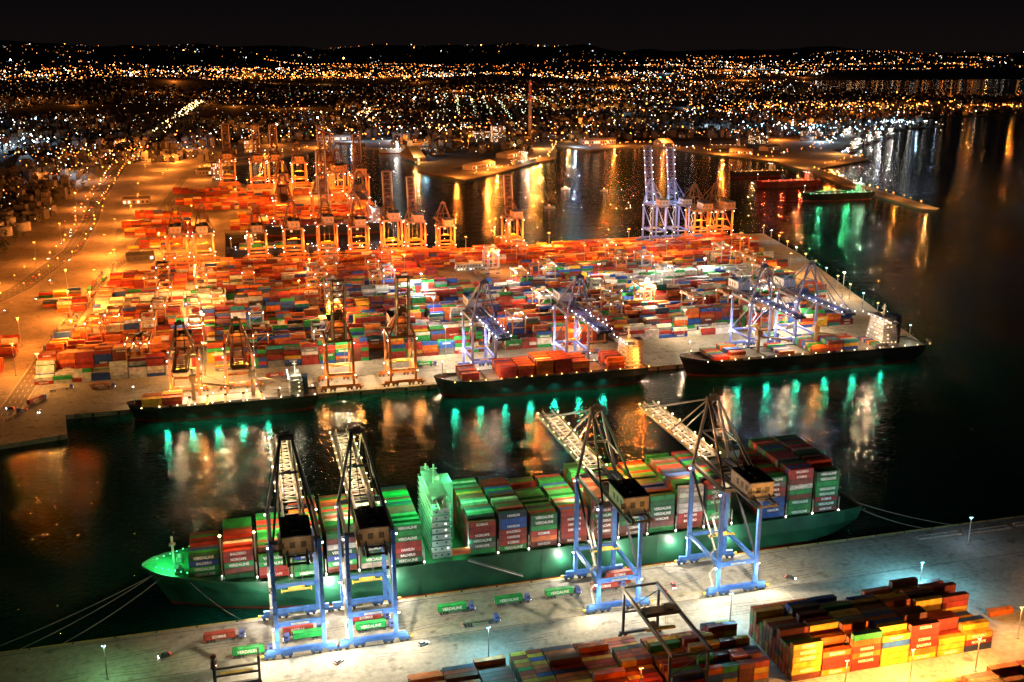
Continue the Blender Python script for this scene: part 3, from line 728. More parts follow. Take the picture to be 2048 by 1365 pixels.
for x in (12, 30, 48, 66, 84, 102, 120): lamp((x, -14.5, 6), TEAL, 8000, o, .4, 'SPOT', (0, -1.0, -1), 160)
lamp((40, -15, 18), (1, .6, .35), 11000, o); lamp((150, -15, 20), ORANGE, 30000, o)
o = medium_ship("container_ship", 308, 672, 202, 30, 9, (.015, .02, .025), [(28+i*13.4, t) for i, t in enumerate([1, 2, 0, 0, 1, 0, 2, 3, 3, 0, 1])], 10, 2, "yard", 170, 7, WARM, (64, 112))
lamp((40, 0, 25), WARM, 26000, o, .4); lamp((90, 0, 25), WARM, 26000, o, .4); lamp((150, -10, 34), WARM, 10000, o, .4); lamp((185, 0, 26), (.6, 1, .7), 9000, o, .4)
for x in (40, 64, 88, 112, 136, 160): lamp((x, -17, 6), TEAL, 6500, o, .4, 'SPOT', (0, -1.0, -1), 160)
lamp((30, -17, 18), ORANGE, 16000, o); lamp((105, -17, 20), AMBER, 16000, o); lamp((150, -17, 22), (1, .6, .35), 20000, o)
o = medium_ship("cargo_ship", -14, 1219, 118, 18, 7, (.02, .03, .08), [(20+i*13.4, 2) for i in range(5)], 6, 2, "yard", 26, 4, COOL); lamp((30, 0, 28), AMBER, 20000, o, .5)
o = medium_ship("container_ship", 30, 1364, 165, 24, 9, (.03, .04, .05), [(30+i*13.4, 3) for i in range(7)], 8, 3, "orange", 148, 6, COOL); lamp((140, -8, 30), COOL, 20000, o, .5); lamp((60, 0, 28), ORANGE, 30000, o, .5)
o = medium_ship("tugboat", 306, 1230, 34, 11, 5, (.4, .2, .1), [], 0, 0, "yard", 20, 5, AMBER); lamp((14, -4, 22), AMBER, 10000, o, .5)
o = medium_ship("moored_tanker", 880, 1640, 125, 20, 7, (.3, .03, .02), [], 0, 0, "yard", 105, 4, (1, .12, .06))
for x in (20, 55, 90): lamp((x, 0, 17), (1, .06, .02), 28000, o)
o = medium_ship("moored_cargo_ship", 872, 1470, 128, 22, 8, (.02, .04, .03), [(30+i*13.4, 1) for i in range(4)], 7, 1, "ship", 106, 4, (.5, 1, .6))
for x in (35, 85): lamp((x, 0, 20), GREEN, 20000, o)
lamp((108, -4, 30), (.5, 1, .6), 16000, o)
o = medium_ship("moored_cargo_ship", 905, 1790, 110, 18, 7, (.05, .05, .06), [], 0, 0, "ship", 90, 4, AMBER); lamp((50, 0, 20), AMBER, 30000, o)
o = medium_ship("moored_cargo_ship", 1120, 2330, 90, 16, 7, (.2, .2, .2), [], 0, 0, "ship", 70, 4, WARM, rot=-.4)
for (fx, fy, fr) in [(1400, 2200, .8), (1470, 2290, .8), (1560, 2380, .8), (1640, 2460, .8), (1740, 2550, .8)]:
    o = medium_ship("moored_ship", fx, fy-40, 70, 13, 5, (.5, .5, .5), [], 0, 0, "ship", 40, 4, WHITE, rot=fr); lamp((35, -8, 16), WHITE, 20000, o)
o = medium_ship("passenger_ferry", 560, 2080, 95, 18, 6, (.6, .6, .6), [], 0, 0, "ship", 50, 5, WARM, rot=math.radians(48)); lamp((40, -14, 18), WARM, 36000, o, .6)
o = medium_ship("passenger_ferry", 330, 2440, 90, 18, 6, (.6, .6, .6), [], 0, 0, "ship", 45, 5, WHITE, rot=math.radians(-10)); lamp((40, -14, 18), WHITE, 50000, o, .6)
for (bx, by) in [(560, 1700), (600, 1660), (470, 1500)]:
    hull_m = MB(); hull(hull_m, 16, 5, 1.2, .6, (.5, .5, .5)); hull_m.box(9, 0, 2.2, 5, 3.2, 2.2, 0, (.6, .6, .6)); hull_m.octa(9, 0, 4, .6, 1, sc((1, .3, .1), 30))
    hull_m.obj("small_boat", [M_HULL, M_LAMP], (bx, by, -1.6), R.uniform(0, 3))

# ------------------------------------------------------------------ vehicles
def truck_mesh(name, ccol, word=None, cab=(.12, .16, .5), load=True):
    mb = MB()
    mb.box(-1.5, 0, 1.15, 12.6, .9, .35, 0, (.1, .1, .1))
    for x in (-6.6, -5.3, -4.0, 3.6, 6.9):
        for sy in (-1, 1):
            mb.cyl((x, sy*.75, .52), (x, sy*1.2, .52), .52, .52, 12, 0, (.02, .02, .02)); mb.cyl((x, sy*1.2, .52), (x, sy*1.23, .52), .25, .25, 8, 0, (.4, .4, .4))
    mb.box(5.6, 0, 1.0, 5.0, 1.6, .4, 0, (.08, .08, .08))
    q = [(5.6, -1.2, 1.2), (8.0, -1.2, 1.2), (8.0, 1.2, 1.2), (5.6, 1.2, 1.2), (5.7, -1.1, 3.6), (7.5, -1.1, 3.6), (7.5, 1.1, 3.6), (5.7, 1.1, 3.6)]
    mb.quadbox(q, 0, cab)
    mb.face([(7.92, -1.0, 2.0), (7.92, 1.0, 2.0), (7.6, .95, 3.3), (7.6, -.95, 3.3)], 0, (.02, .03, .04))
    for sy in (-1, 1): mb.box(6.8, sy*1.17, 2.6, 1.0, .06, .8, 0, (.02, .03, .04)); mb.octa(8.1, sy*.85, 1.1, .15, 1, sc(WHITE, 15)); mb.octa(-7.9, sy*.85, 1.1, .1, 1, (8, .4, .2))
    if load:
        container(mb, -1.9, 0, 1.4, ccol, CL, True)
        if word: put_word(mb, word, -1.9, -CW/2-.1, 2.7, 2)
    return mb.mesh(name, [M_CONT, M_LAMP, M_TEXT])
t_g = truck_mesh("truck_green", (.012, .4, .08), W_GREEN)
t_r = truck_mesh("truck_red", (.4, .06, .04), W_OTHERS[0])
t_o = truck_mesh("truck_orange", (.5, .2, .08), W_OTHERS[2])
t_e = truck_mesh("truck_empty", (.4, .06, .04), None, load=False)
trucks = [(t_g, 78, 383, 0), (t_g, 103, 383.5, 0), (t_g, 126, 384, 0), (t_r, -17, 386, 0), (t_g, -6, 372, 0), (t_r, 14, 383, 0), (t_g, 14, 378, math.pi), (t_r, 42, 385, 0), (t_g, 43, 378, 0), (t_r, 157, 392, 0), (t_e, 86, 371, 0), (t_r, 147, 384, 0),
          (t_e, -128, 745, .3), (t_r, -140, 722, 1.0), (t_e, -150, 695, 1.2), (t_o, -100, 742, 0), (t_r, 20, 735, 0), (t_g, 130, 735, 0), (t_o, 260, 735, 0), (t_r, 300, 742, math.pi), (t_g, 420, 740, 0), (t_r, 235, 1000, 1.5), (t_o, 240, 1050, 1.5)]
for i in range(14):
    yy = 830 + i*24 + R.uniform(-5, 5); trucks.append((R.choice([t_o, t_r, t_e, t_g]), -150+(yy-900)*.04+R.choice([-3.5, 3.5]), yy, 1.53))
for me, x, y, r in trucks:
    place(me, "container_truck", (x, y, 0.07), r)
def car_mesh(name, col):
    mb = MB()
    q = [(-2.2, -.9, .35), (2.2, -.9, .35), (2.2, .9, .35), (-2.2, .9, .35), (-2.2, -.88, .95), (2.1, -.88, .85), (2.1, .88, .85), (-2.2, .88, .95)]
    mb.quadbox(q, 0, col)
    q = [(-1.9, -.82, .95), (1.0, -.82, .9), (1.0, .82, .9), (-1.9, .82, .95), (-1.4, -.68, 1.5), (.3, -.68, 1.5), (.3, .68, 1.5), (-1.4, .68, 1.5)]
    mb.quadbox(q, 0, (.03, .03, .04)); mb.box(-.55, 0, 1.52, 1.7, 1.34, .05, 0, col)
    for x in (-1.35, 1.35):
        for s_ in (-1, 1): mb.cyl((x, s_*.7, .33), (x, s_*.93, .33), .33, .33, 10, 0, (.02, .02, .02))
    for s_ in (-1, 1): mb.octa(2.25, s_*.6, .65, .16, 1, sc(WHITE, 60)); mb.octa(-2.28, s_*.6, .75, .14, 1, (25, .8, .3))
    return mb.mesh(name, [M_PAINT, M_LAMP])
cars = [car_mesh("car_w", (.6, .6, .6)), car_mesh("car_d", (.05, .05, .06)), car_mesh("car_r", (.35, .03, .03))]
for i in range(44):
    t = R.random(); y = 1000+t*1100; x = -196 + R.choice([-16, -12, 4, 8]) + (-20 if y > 1500 else 0)
    place(R.choice(cars), "car", (x, y, .06), math.pi/2 + R.choice([0, math.pi]))
for (x, y) in [(26, 358), (-40, 380), (60, 362), (170, 376), (176, 379), (230, 372), (-135, 700), (-146, 706), (-155, 712)]:
    place(R.choice(cars), "car", (x, y, .02), R.uniform(0, 6))

# ------------------------------------------------------------------ masts and roads
def mast_mesh(name, h, col, k=30, heads=6, r=.9, s=.45):
    mb = MB(); mb.cyl((0, 0, 0), (0, 0, h), .3, .14, 8, 0, (.4, .4, .38)); mb.cyl((0, 0, 0), (0, 0, .6), .8, .7, 8, 0, (.3, .3, .3))
    mb.cyl((0, 0, h-.2), (0, 0, h+.1), r*.6, r*.6, 10, 0, (.3, .3, .3))
    for i in range(heads):
        a = 2*math.pi*i/heads; mb.box(math.cos(a)*r, math.sin(a)*r, h-.3, s, s, .22, 1, sc(col, k), a); mb.box(math.cos(a)*r, math.sin(a)*r, h-.12, s+.1, s+.1, .1, 0, (.3, .3, .3), a)
    return mb.mesh(name, [M_PAINT, M_LAMP])
MH = 25
mm = {"o": mast_mesh("mast_o", MH, ORANGE), "a": mast_mesh("mast_a", MH, AMBER), "w": mast_mesh("mast_w", MH, WHITE), "h": mast_mesh("mast_h", MH, WARM)}
mc = {"o": ORANGE, "a": AMBER, "w": WHITE, "h": WARM}
def mast(x, y, k, p):
    o = place(mm[k], "light_mast", (x, y, 0)); lamp((0, 0, MH-1.2), mc[k], p, o, .4)
for y in (757, 853, 953, 1053, 1140):
    x = -135
    while x < right_edge(y) - 15:
        if y > 1040: k = "o" if R.random() < .7 else "a"
        elif x > 130: k = R.choice("ahwhw") if y < 990 else R.choice("aah")
        else: k = R.choice("aahh") if y < 900 else R.choice("oaa")
        if x < -40: k = "o" if y > 800 else "a"
        mast(x + R.uniform(-12, 12), y, k, math.exp(R.gauss(0, .5))*(250000 if k == "o" else 170000 if k in "wh" else 190000))
        x += 98
for (x, y) in [(-165, 790), (-175, 870), (-150, 960), (-165, 1060), (-130, 1160), (-150, 1260), (-90, 1260), (-150, 1380), (-60, 1330), (-140, 1500), (-60, 1480), (-140, 1620), (-150, 1760), (-120, 1900), (-60, 1990), (-160, 2050), (20, 1420), (100, 1440), (170, 1500), (60, 1560), (0, 1640), (120, 1690), (20, 1760), (100, 1800), (-130, 2180), (-40, 2240)]:
    mast(x, y, "o", R.uniform(240000, 460000) * (.5 if y < 900 else 1))
for y in (1010, 1110, 1230, 1360, 1500, 1660, 1830, 2030):
    mast(-232 if y > 1500 else -212-(1300-min(y, 1300))*.12, y, "o", 150000)
low_c = mast_mesh("mast_low_c", 14.5, CYAN, 30, 2, .5, .35); low_a = mast_mesh("mast_low_a", 14.5, AMBER, 30, 2, .5, .35)
for (x, y, me, c, p) in [(279, 347, low_c, CYAN, 130000), (83, 345, low_c, CYAN, 36000), (186, 344, low_c, CYAN, 30000), (294, 304, low_a, AMBER, 70000), (205, 289, low_a, AMBER, 170000), (233, 289, low_a, (1, .5, .1), 180000), (262, 289, low_a, AMBER, 170000), (130, 304, low_a, ORANGE, 16000), (330, 380, low_c, COOL, 5000), (-60, 370, low_c, (.4, 1, .4), 14000), (345, 330, low_a, AMBER, 20000)]:
    o = place(me, "light_mast", (x, y, 0)); lamp((0, 0, 13.6), c, p, o, .3)
for i in range(14):
    t = i/13; x = 528+t*126; y = 700+t*480
    o = place(low_c if i % 3 == 0 else low_a, "street_lamp", (x-4, y, 0)); lamp((0, 0, 13.6), WHITE if i % 3 == 0 else AMBER, 11000, o, .3)

def ribbon(name, pts, w, mat, z=.06, marks=True):
    mb = MB(); mk_ = MB()
    for i in range(len(pts)-1):
        a, b = Vector((*pts[i], 0)), Vector((*pts[i+1], 0)); d = (b-a).normalized(); n = Vector((-d.y, d.x, 0))
        a2 = a - d*(w*.1); b2 = b + d*(w*.1)
        zz = z + (i % 2)*.006
        mb.face([tuple(q) for q in ((a2-n*w/2)+Vector((0, 0, zz)), (b2-n*w/2)+Vector((0, 0, zz)), (b2+n*w/2)+Vector((0, 0, zz)), (a2+n*w/2)+Vector((0, 0, zz)))])
        if marks:
            L = (b-a).length; s_ = 0
            while s_ < L:
                for off in (-w*.25, 0, w*.25):
                    p = a+d*s_+n*off; mb2 = p+d*min(5, L-s_)
                    mk_.beam((p.x, p.y, zz+.02), (mb2.x, mb2.y, zz+.02), .25, .02, 0, (.7, .7, .66))
                s_ += 12
            for off in (-w*.5, w*.5):
                p, q = a+n*off, b+n*off; mk_.beam((p.x, p.y, .1), (q.x, q.y, .1), .35, .24, 0, (.4, .4, .38))
    o = mb.obj(name, [mat])
    if marks: c = mk_.obj("road_markings", [M_PAINT]); c.parent = o
    return o
HWY = [(-330, 760), (-260, 950), (-215, 1100), (-193, 1305), (-199, 1541), (-214, 1752), (-222, 2196), (-205, 2773), (-187, 3514), (-128, 5011)]
ribbon("main_road", HWY, 22, M_ROAD)
ribbon("port_road", [(-155, 700), (-150, 900), (-140, 1150), (-120, 1290), (-110, 1600), (-90, 2050)], 14, M_ROAD, .05)
ribbon("coast_road", [(-430, 1500), (-363, 1796), (-250, 2500), (-150, 2700), (100, 2850), (400, 2860), (900, 2760), (1300, 2640), (1900, 3000)], 16, M_ROAD, .09)
mb = MB()
for k in range(6):
    o_ = k*4.6
    P = [(-290-o_, 960), (-235-o_, 1140), (-222-o_, 1300), (-224-o_, 1500)]
    for i in range(3):
        for q in (-.72, .72): mb.beam((P[i][0]+q, P[i][1], .12), (P[i+1][0]+q, P[i+1][1], .12), .12, .16, 0, (.3, .25, .2))
mb.obj("railway_tracks", [M_PAINT])

# ------------------------------------------------------------------ hills
def hill(x, y):
    d = max(0, (y-7600)/6500.0)
    h0 = 0
    r2 = ((x+500)/700)**2 + ((y-7000)/500)**2
    h0 += 75*math.exp(-r2)
    r2 = ((x-1900)/600)**2 + ((y-7600)/420)**2
    h0 += 60*math.exp(-r2)
    if d <= 0: return h0
    d = min(d, 1.6)
    n = noise.fractal(Vector((x*.00026, y*.00026, 2.2)), 1.0, 2.0, 5)
    n2 = noise.noise(Vector((x*.0001+4, y*.0001, .7)))
    return max(0, h0 + d*(120 + 190*n + 120*n2))
mb = MB(); nx, ny = 140, 60
xs = np.linspace(-9000, 17000, nx); ys = np.linspace(5600, 19000, ny)
for yy in ys:
    for xx in xs:
        h_ = hill(xx, yy); mb.v.append((xx, yy, h_ - 1.0))
for j in range(ny-1):
    for i in range(nx-1):
        a = j*nx+i; mb.f.append((a, a+1, a+nx+1, a+nx)); mb.m.append(0); mb.c.append((.05, .05, .04))
me = mb.mesh("hills", [M_CITYG]); place(me, "hills", (0, 0, -2.2))

# ------------------------------------------------------------------ city
bl = MB(); win = MB(); cl = MB(); poles = MB(); trees = MB()
GA = math.radians(12); gc, gs = math.cos(GA), math.sin(GA)
def grid(u, v): return (u*gc + v*gs, -u*gs + v*gc)
def port_zone(x, y):
    if -260 < x < 720 and y < 2330: return True
    if x > 700 and y < 2600: return True
    if x < -100 and y < 1480: return True
    return not inpoly(x, y)
def addlight(x, y, z, r, c, k): cl.octa(x, y, z, r, 0, sc(c, k))
used = set()
head = math.radians(15)
cnt = 0
for it in range(34000):
    d = math.exp(R.uniform(math.log(1550), math.log(7500))); a = head + R.uniform(-.50, .50)
    x, y = d*math.sin(a), d*math.cos(a)
    u, v = x*gc - y*gs, x*gs + y*gc
    iu, iv = round(u/19), round(v/24)
    if iu % 5 == 0 or iv % 4 == 0: continue
    if (iu, iv) in used: continue
    used.add((iu, iv))
    x, y = grid(iu*19 + R.uniform(-2, 2), iv*24 + R.uniform(-2, 2))
    if port_zone(x, y): continue
    dens = noise.noise(Vector((x*.0012, y*.0012, 1.5)))
    if dens < -.3: continue
    w, l, h = R.uniform(9, 16), R.uniform(9, 19), R.choice([6, 8, 10, 13, 13, 16, 19])
    z0 = hill(x, y)
    g = R.uniform(.07, .24); col = (g, g*.93, g*.84)
    bl.box(x, y, z0+h/2, w, l, h, 0, col, -GA+R.choice([0, 0, 0, .2, -.15]), False)
    if d < 4000:
        bl.box(x, y, z0+h+.5, w*.92, l*.92, .7, 0, sc(col, .6), -GA, False)
        bl.box(x+R.uniform(-3, 3), y+R.uniform(-3, 3), z0+h+1.8, 3.4, 3.4, 2.4, 0, sc(col, .9), -GA, False)
    nw = R.choice([0, 0, 0, 0, 1, 1, 2])
    for k in range(nw):
        q = R.uniform(-w*.4, w*.4); zz = z0+R.uniform(2, h-1.5)
        xx, yy = x + q*gc + (-l/2-.1)*gs, y - q*gs + (-l/2-.1)*gc
        win.box(xx, yy, zz, 1.6, .15, 1.4, 0, sc(R.choice([WARM, AMBER, AMBER, WHITE, ORANGE]), R.uniform(.5, 4)), -GA)
    cnt += 1
bl.obj("city_buildings", [M_WALL]); win.obj("city_windows", [M_LAMP])

def rad(d): return .6 + d/3300.0
for it in range(16000):
    d = math.exp(R.uniform(math.log(1600), math.log(19000))); a = head + R.uniform(-.52, .52)
    x, y = d*math.sin(a), d*math.cos(a)
    if port_zone(x, y) or y > 18500: continue
    dn = noise.noise(Vector((x*.0011+7, y*.0008, 3.1))) + .5*noise.noise(Vector((x*.004, y*.003, 9)))
    if R.random() > .17 + dn*1.5: continue
    wn = noise.noise(Vector((x*.0016, y*.0012, 20)))
    c = R.choices([ORANGE, AMBER, WARM, WHITE, COOL, GREEN], [44-wn*40 if wn < .6 else 5, 26, 8, 8+max(0, wn*40), 9+max(0, wn*30), .6])[0]
    k = math.exp(R.gauss(.5, 1.2)) * 1.1
    r = rad(d)*R.uniform(.5, 1.0)
    if R.random() < .04: k *= 8; r *= 2.0
    addlight(x, y, hill(x, y)+R.uniform(6, 14), r, c, k)
def cluster(x, y, rx, ry, n, cols, k, big=.08):
    for i in range(n):
        q = (x+R.gauss(0, rx), y+R.gauss(0, ry))
        if not inpoly(*q): continue
        d = math.hypot(*q); s_ = 1
        if R.random() < big: s_ = 2.2
        addlight(q[0], q[1], hill(*q)+R.uniform(7, 16), rad(d)*R.uniform(.6, 1)*s_, R.choice(cols), k*R.uniform(.4, 2))
cluster(-560, 2850, 70, 160, 110, [COOL, WHITE, COOL, WARM], 10, .12); cluster(-620, 3650, 110, 120, 70, [WHITE, COOL, WARM], 9, .12); cluster(-330, 2500, 60, 200, 70, [ORANGE, AMBER, WHITE], 8)
cluster(1800, 3550, 260, 220, 200, [ORANGE, ORANGE, COOL, WHITE], 10, .12); cluster(2500, 3900, 330, 180, 210, [ORANGE, ORANGE, AMBER], 11, .12); cluster(1650, 2750, 130, 110, 130, [COOL, WHITE, COOL, CYAN], 12, .16); cluster(2050, 2900, 90, 40, 60, [COOL, WHITE], 11, .16)
cluster(1500, 4700, 500, 260, 150, [ORANGE, AMBER, WHITE], 7); cluster(3200, 3650, 300, 60, 110, [ORANGE, AMBER], 12); cluster(900, 3050, 260, 120, 110, [ORANGE, AMBER, WHITE], 9); cluster(200, 3000, 260, 90, 110, [ORANGE, ORANGE, WHITE], 9)
cluster(-900, 9900, 900, 420, 360, [ORANGE, AMBER, ORANGE, WHITE], 10); cluster(500, 8900, 700, 300, 300, [ORANGE, AMBER, ORANGE], 11); cluster(2300, 8300, 800, 350, 260, [ORANGE, AMBER, WHITE], 8); cluster(4400, 8600, 600, 350, 180, [ORANGE, WHITE, AMBER], 8)
cluster(6500, 11500, 1500, 500, 200, [ORANGE, AMBER, WHITE], 8); cluster(2500, 5800, 600, 250, 160, [ORANGE, AMBER, WHITE, COOL], 8)
def street(P, step, c, k, jitter=1.5, z=9, both=0):
    for i in range(len(P)-1):
        a, b = Vector(P[i]), Vector(P[i+1]); L = (b-a).length; n = max(1, int(L/step))
        dd = (b-a).normalized(); nn = Vector((-dd.y, dd.x))
        for j in range(n):
            p = a.lerp(b, (j+.5)/n) + Vector((R.gauss(0, jitter), R.gauss(0, jitter)))
            for s_ in ((-1, 1) if both else (0,)):
                q = p + nn*both*s_; d = q.length
                cc = c if R.random() < .85 else R.choice([WARM, WHITE])
                addlight(q.x, q.y, hill(q.x, q.y)+z, rad(d)*R.uniform(.55, .95), cc, k*R.uniform(.4, 1.5))
                if d < 2600: poles.box(q.x, q.y, z/2, .25, .25, z, 0, (.3, .3, .3))
street(HWY[:8], 38, ORANGE, 14, 2.5, 10, 12)
street(HWY[7:], 34, (1, .65, .25), 16, 5, 10, 12)
street([(-430, 1500), (-363, 1796), (-250, 2500), (-150, 2700), (100, 2850), (400, 2860), (900, 2760), (1300, 2640), (1900, 3000)], 30, ORANGE, 14, 6, 10, 8)
street([(352, 3300), (570, 4385)], 28, (1, .7, .35), 12, 8); street([(370, 3300), (590, 4385)], 28, (1, .7, .35), 10, 8)
for k in range(9):
    u0 = -60+k*62; a = grid(u0, 3500+R.uniform(0, 300)); b = grid(u0, 5200+R.uniform(0, 500))
    street([a, b], 60, (.8, .95, .5), 5, 5)
for k in range(12):
    v0 = 2900+k*260; street([grid(-1500, v0), grid(1500 + k*60, v0+R.uniform(-300, 300))], 85, R.choice([ORANGE, AMBER, WARM]), R.uniform(1, 7), 16)
for y0, x0, x1, k, j in [(9300, -3500, 3600, 12, 90), (8600, -2500, 2500, 8, 60), (7700, 1200, 4100, 9, 80), (10400, -4000, 6000, 6, 150), (12200, 1000, 9000, 5, 120), (11200, -1500, 2600, 7, 40), (6900, -2000, 3500, 3, 50), (14500, 3000, 11000, 6, 150)]:
    P = [(x0+(x1-x0)*i/10, y0-(x0+(x1-x0)*i/10)*.12+R.uniform(-160, 160)) for i in range(11)]
    P = [q for q in P if inpoly(*q)]
    if len(P) > 1: street(P, 46, ORANGE if k > 4 else AMBER, k, j)
street([(3900, 7750), (4700, 8500), (6000, 9300), (8000, 9900)], 60, ORANGE, 9, 40)
street([(450, 13500), (800, 13200), (1300, 13300), (1900, 13000), (2600, 13100)], 45, ORANGE, 18, 10)
street([(2300, 3350), (2860, 3420), (3500, 3560), (4200, 3720)], 26, ORANGE, 16, 18); street([(2300, 3450), (3000, 3560), (4200, 3900)], 34, AMBER, 9, 30)
street([(1400, 2300), (1800, 2720), (2100, 2870), (2200, 3150)], 22, COOL, 14, 12); street([(1150, 2080), (1360, 2230), (1600, 2600)], 22, ORANGE, 12, 18)
street([(-70, 2140), (34, 2300), (216, 2570), (257, 2750)], 24, ORANGE, 14, 8); street([(332, 2730), (500, 2600), (800, 2540), (1010, 2470)], 22, ORANGE, 14, 14)
street([(420, 1880), (500, 1975), (680, 2200), (790, 2520)], 26, AMBER, 14, 4); street([(360, 2060), (425, 2470)], 28, AMBER, 12, 4)
street([(830, 2380), (1000, 2460), (1080, 2160), (1135, 2020)], 18, ORANGE, 16, 8); street([(1105, 1830), (1055, 1620), (1008, 1335)], 30, ORANGE, 18, 2); street([(1150, 1870), (1345, 2010)], 25, ORANGE, 16, 4)
cl.obj("city_street_lamps", [M_LAMP]); poles.obj("street_lamp_poles", [M_PAINT])

city_lights = D.objects.new("city_glow_lights", None); coll.objects.link(city_lights)  # parent of bare point lights added to brighten city and shore ground
def city_glow(n, dmin, dmax, pw):
    k = 0
    while k < n:
        d = math.exp(R.uniform(math.log(dmin), math.log(dmax))); a = head + R.uniform(-.5, .5)
        x, y = d*math.sin(a), d*math.cos(a)
        if port_zone(x, y): continue
        wn = noise.noise(Vector((x*.0016, y*.0012, 20)))
        c = R.choices([ORANGE, AMBER, COOL], [6-wn*6 if wn < .7 else 1, 1.5, .6+max(0, wn*6)])[0]
        lamp((x, y, hill(x, y)+R.uniform(20, 28)), c, pw*math.exp(R.gauss(-.2, .7))*(d/3000), city_lights, .4); k += 1
city_glow(80, 1900, 5500, 80000)
city_glow(30, 5500, 11000, 160000)
for (x, y, c, p) in [(205, 2590, ORANGE, 350000), (60, 2400, ORANGE, 400000), (-120, 2330, ORANGE, 500000), (300, 2740, COOL, 140000), (418, 2470, AMBER, 250000), (375, 2200, AMBER, 200000), (402, 1900, ORANGE, 200000), (480, 1970, ORANGE, 260000), (520, 2060, ORANGE, 360000), (640, 2200, ORANGE, 360000), (720, 2420, AMBER, 300000),
                     (815, 2440, COOL, 140000), (920, 2450, ORANGE, 360000), (1030, 2400, ORANGE, 360000), (1085, 2180, ORANGE, 340000), (1135, 2040, ORANGE, 300000), (1105, 1880, AMBER, 120000), (1070, 1720, ORANGE, 50000), (1048, 1580, ORANGE, 50000), (1025, 1440, ORANGE, 50000), (1009, 1340, AMBER, 60000),
                     (1230, 1960, ORANGE, 120000), (1345, 2120, AMBER, 180000), (1480, 2420, COOL, 200000), (1700, 2640, WHITE, 140000), (1880, 2800, COOL, 160000), (2110, 2890, COOL, 90000), (1400, 2500, ORANGE, 400000), (1700, 3000, ORANGE, 400000), (2200, 3400, ORANGE, 240000), (2700, 3440, ORANGE, 90000), (3100, 3640, ORANGE, 90000),
                     (-180, 2400, ORANGE, 400000), (-260, 2700, ORANGE, 400000), (-480, 2700, COOL, 400000), (-620, 3000, WARM, 400000), (100, 2700, ORANGE, 450000), (600, 2680, ORANGE, 400000), (-100, 2600, ORANGE, 450000), (450, 2680, ORANGE, 300000)]:
    lamp((x, y, 20), c, p*.85, city_lights, .4)

# ------------------------------------------------------------------ port buildings, tanks, chimney
def warehouse(x, y, sx, sy, h, col, rot=0, lit=.3):
    mb = MB(); mb.box(0, 0, h/2, sx, sy, h, 0, col)
    i = len(mb.v); r = h+sy*.16
    mb.v.extend([(-sx/2-.4, -sy/2-.4, h), (sx/2+.4, -sy/2-.4, h), (sx/2+.4, sy/2+.4, h), (-sx/2-.4, sy/2+.4, h), (-sx/2-.4, 0, r), (sx/2+.4, 0, r)])
    for f in ((i, i+1, i+5, i+4), (i+2, i+3, i+4, i+5), (i+3, i, i+4), (i+1, i+2, i+5)): mb.f.append(f); mb.m.append(0); mb.c.append(sc(col, .6))
    n = int(sx/6)
    for k in range(n):
        on = R.random() < lit; mb.box(-sx/2+(k+.5)*sx/n, -sy/2-.05, h*.45, 3.4, .12, h*.5, 1 if on else 0, sc(WARM, 2.5) if on else (.06, .06, .06))
    mb.obj("warehouse", [M_WALL, M_LAMP], (x, y, 0), rot)
def block(x, y, sx, sy, floors, col, rot=0, lit=.4):
    mb = MB(); h = 3.3
    mb.box(0, 0, floors*h/2, sx, sy, floors*h, 0, col); mb.box(0, 0, floors*h+.4, sx+.6, sy+.6, .8, 0, sc(col, .7)); mb.box(2, 0, floors*h+2, 5, 4, 2.5, 0, col)
    for f in range(floors):
        n = int(sx/3.2)
        for k in range(n):
            on = R.random() < lit; mb.box(-sx/2+(k+.5)*sx/n, -sy/2-.05, f*h+1.9, 1.7, .14, 1.5, 1 if on else 0, sc(R.choice([WARM, WHITE, AMBER]), R.uniform(1, 5)) if on else (.03, .03, .04))
        n = int(sy/3.2)
        for k in range(n):
            for s_ in (-1, 1):
                on = R.random() < lit; mb.box(s_*(sx/2+.05), -sy/2+(k+.5)*sy/n, f*h+1.9, .14, 1.7, 1.5, 1 if on else 0, sc(WARM, 3) if on else (.03, .03, .04))
    mb.obj("office_building", [M_WALL, M_LAMP], (x, y, 0), rot)
for a in [(480, 2050, 90, 24, 9, (.5, .45, .4), .8), (380, 2260, 24, 120, 9, (.45, .4, .35), .1), (600, 2250, 80, 30, 10, (.5, .45, .4), .8), (20, 2330, 80, 30, 10, (.4, .35, .3), .9), (-40, 2080, 60, 25, 9, (.4, .35, .3), .3), (900, 2520, 90, 30, 10, (.5, .45, .4), 0), (1040, 2420, 30, 60, 9, (.45, .4, .35), 0), (1130, 2180, 50, 24, 9, (.5, .4, .35), -.6), (-150, 1700, 40, 20, 8, (.4, .35, .3), 0), (260, 2800, 90, 26, 10, (.5, .48, .45), 0), (-110, 1225, 30, 16, 7, (.08, .08, .08), .1), (1480, 2480, 80, 26, 9, (.45, .42, .4), .8), (1650, 2640, 80, 26, 9, (.45, .42, .4), .8), (1240, 2250, 60, 24, 9, (.45, .4, .36), .6)]:
    warehouse(*a)
for a in [(620, 2620, 40, 24, 9, (.4, .33, .26)), (670, 2640, 34, 24, 12, (.4, .33, .26)), (40, 2480, 26, 26, 9, (.4, .36, .3)), (250, 950, 24, 12, 3, (.5, .48, .42)), (240, 1075, 30, 12, 2, (.5, .48, .42)), (-30, 1960, 20, 20, 10, (.4, .36, .3)), (-300, 1250, 30, 14, 2, (.4, .36, .3)), (-330, 1400, 24, 14, 3, (.4, .38, .34)), (1300, 2420, 40, 30, 6, (.45, .4, .36)), (1560, 2600, 60, 24, 4, (.45, .42, .4))]:
    block(*a)
mb = MB()
mb.cyl((0, 0, 0), (0, 0, 150), 6, 3.6, 16, 0, (.35, .3, .27))
for k in range(4): mb.cyl((0, 0, 100+k*13), (0, 0, 106+k*13), 5.0-k*.35, 4.85-k*.35, 16, 0, (.5, .06, .04))
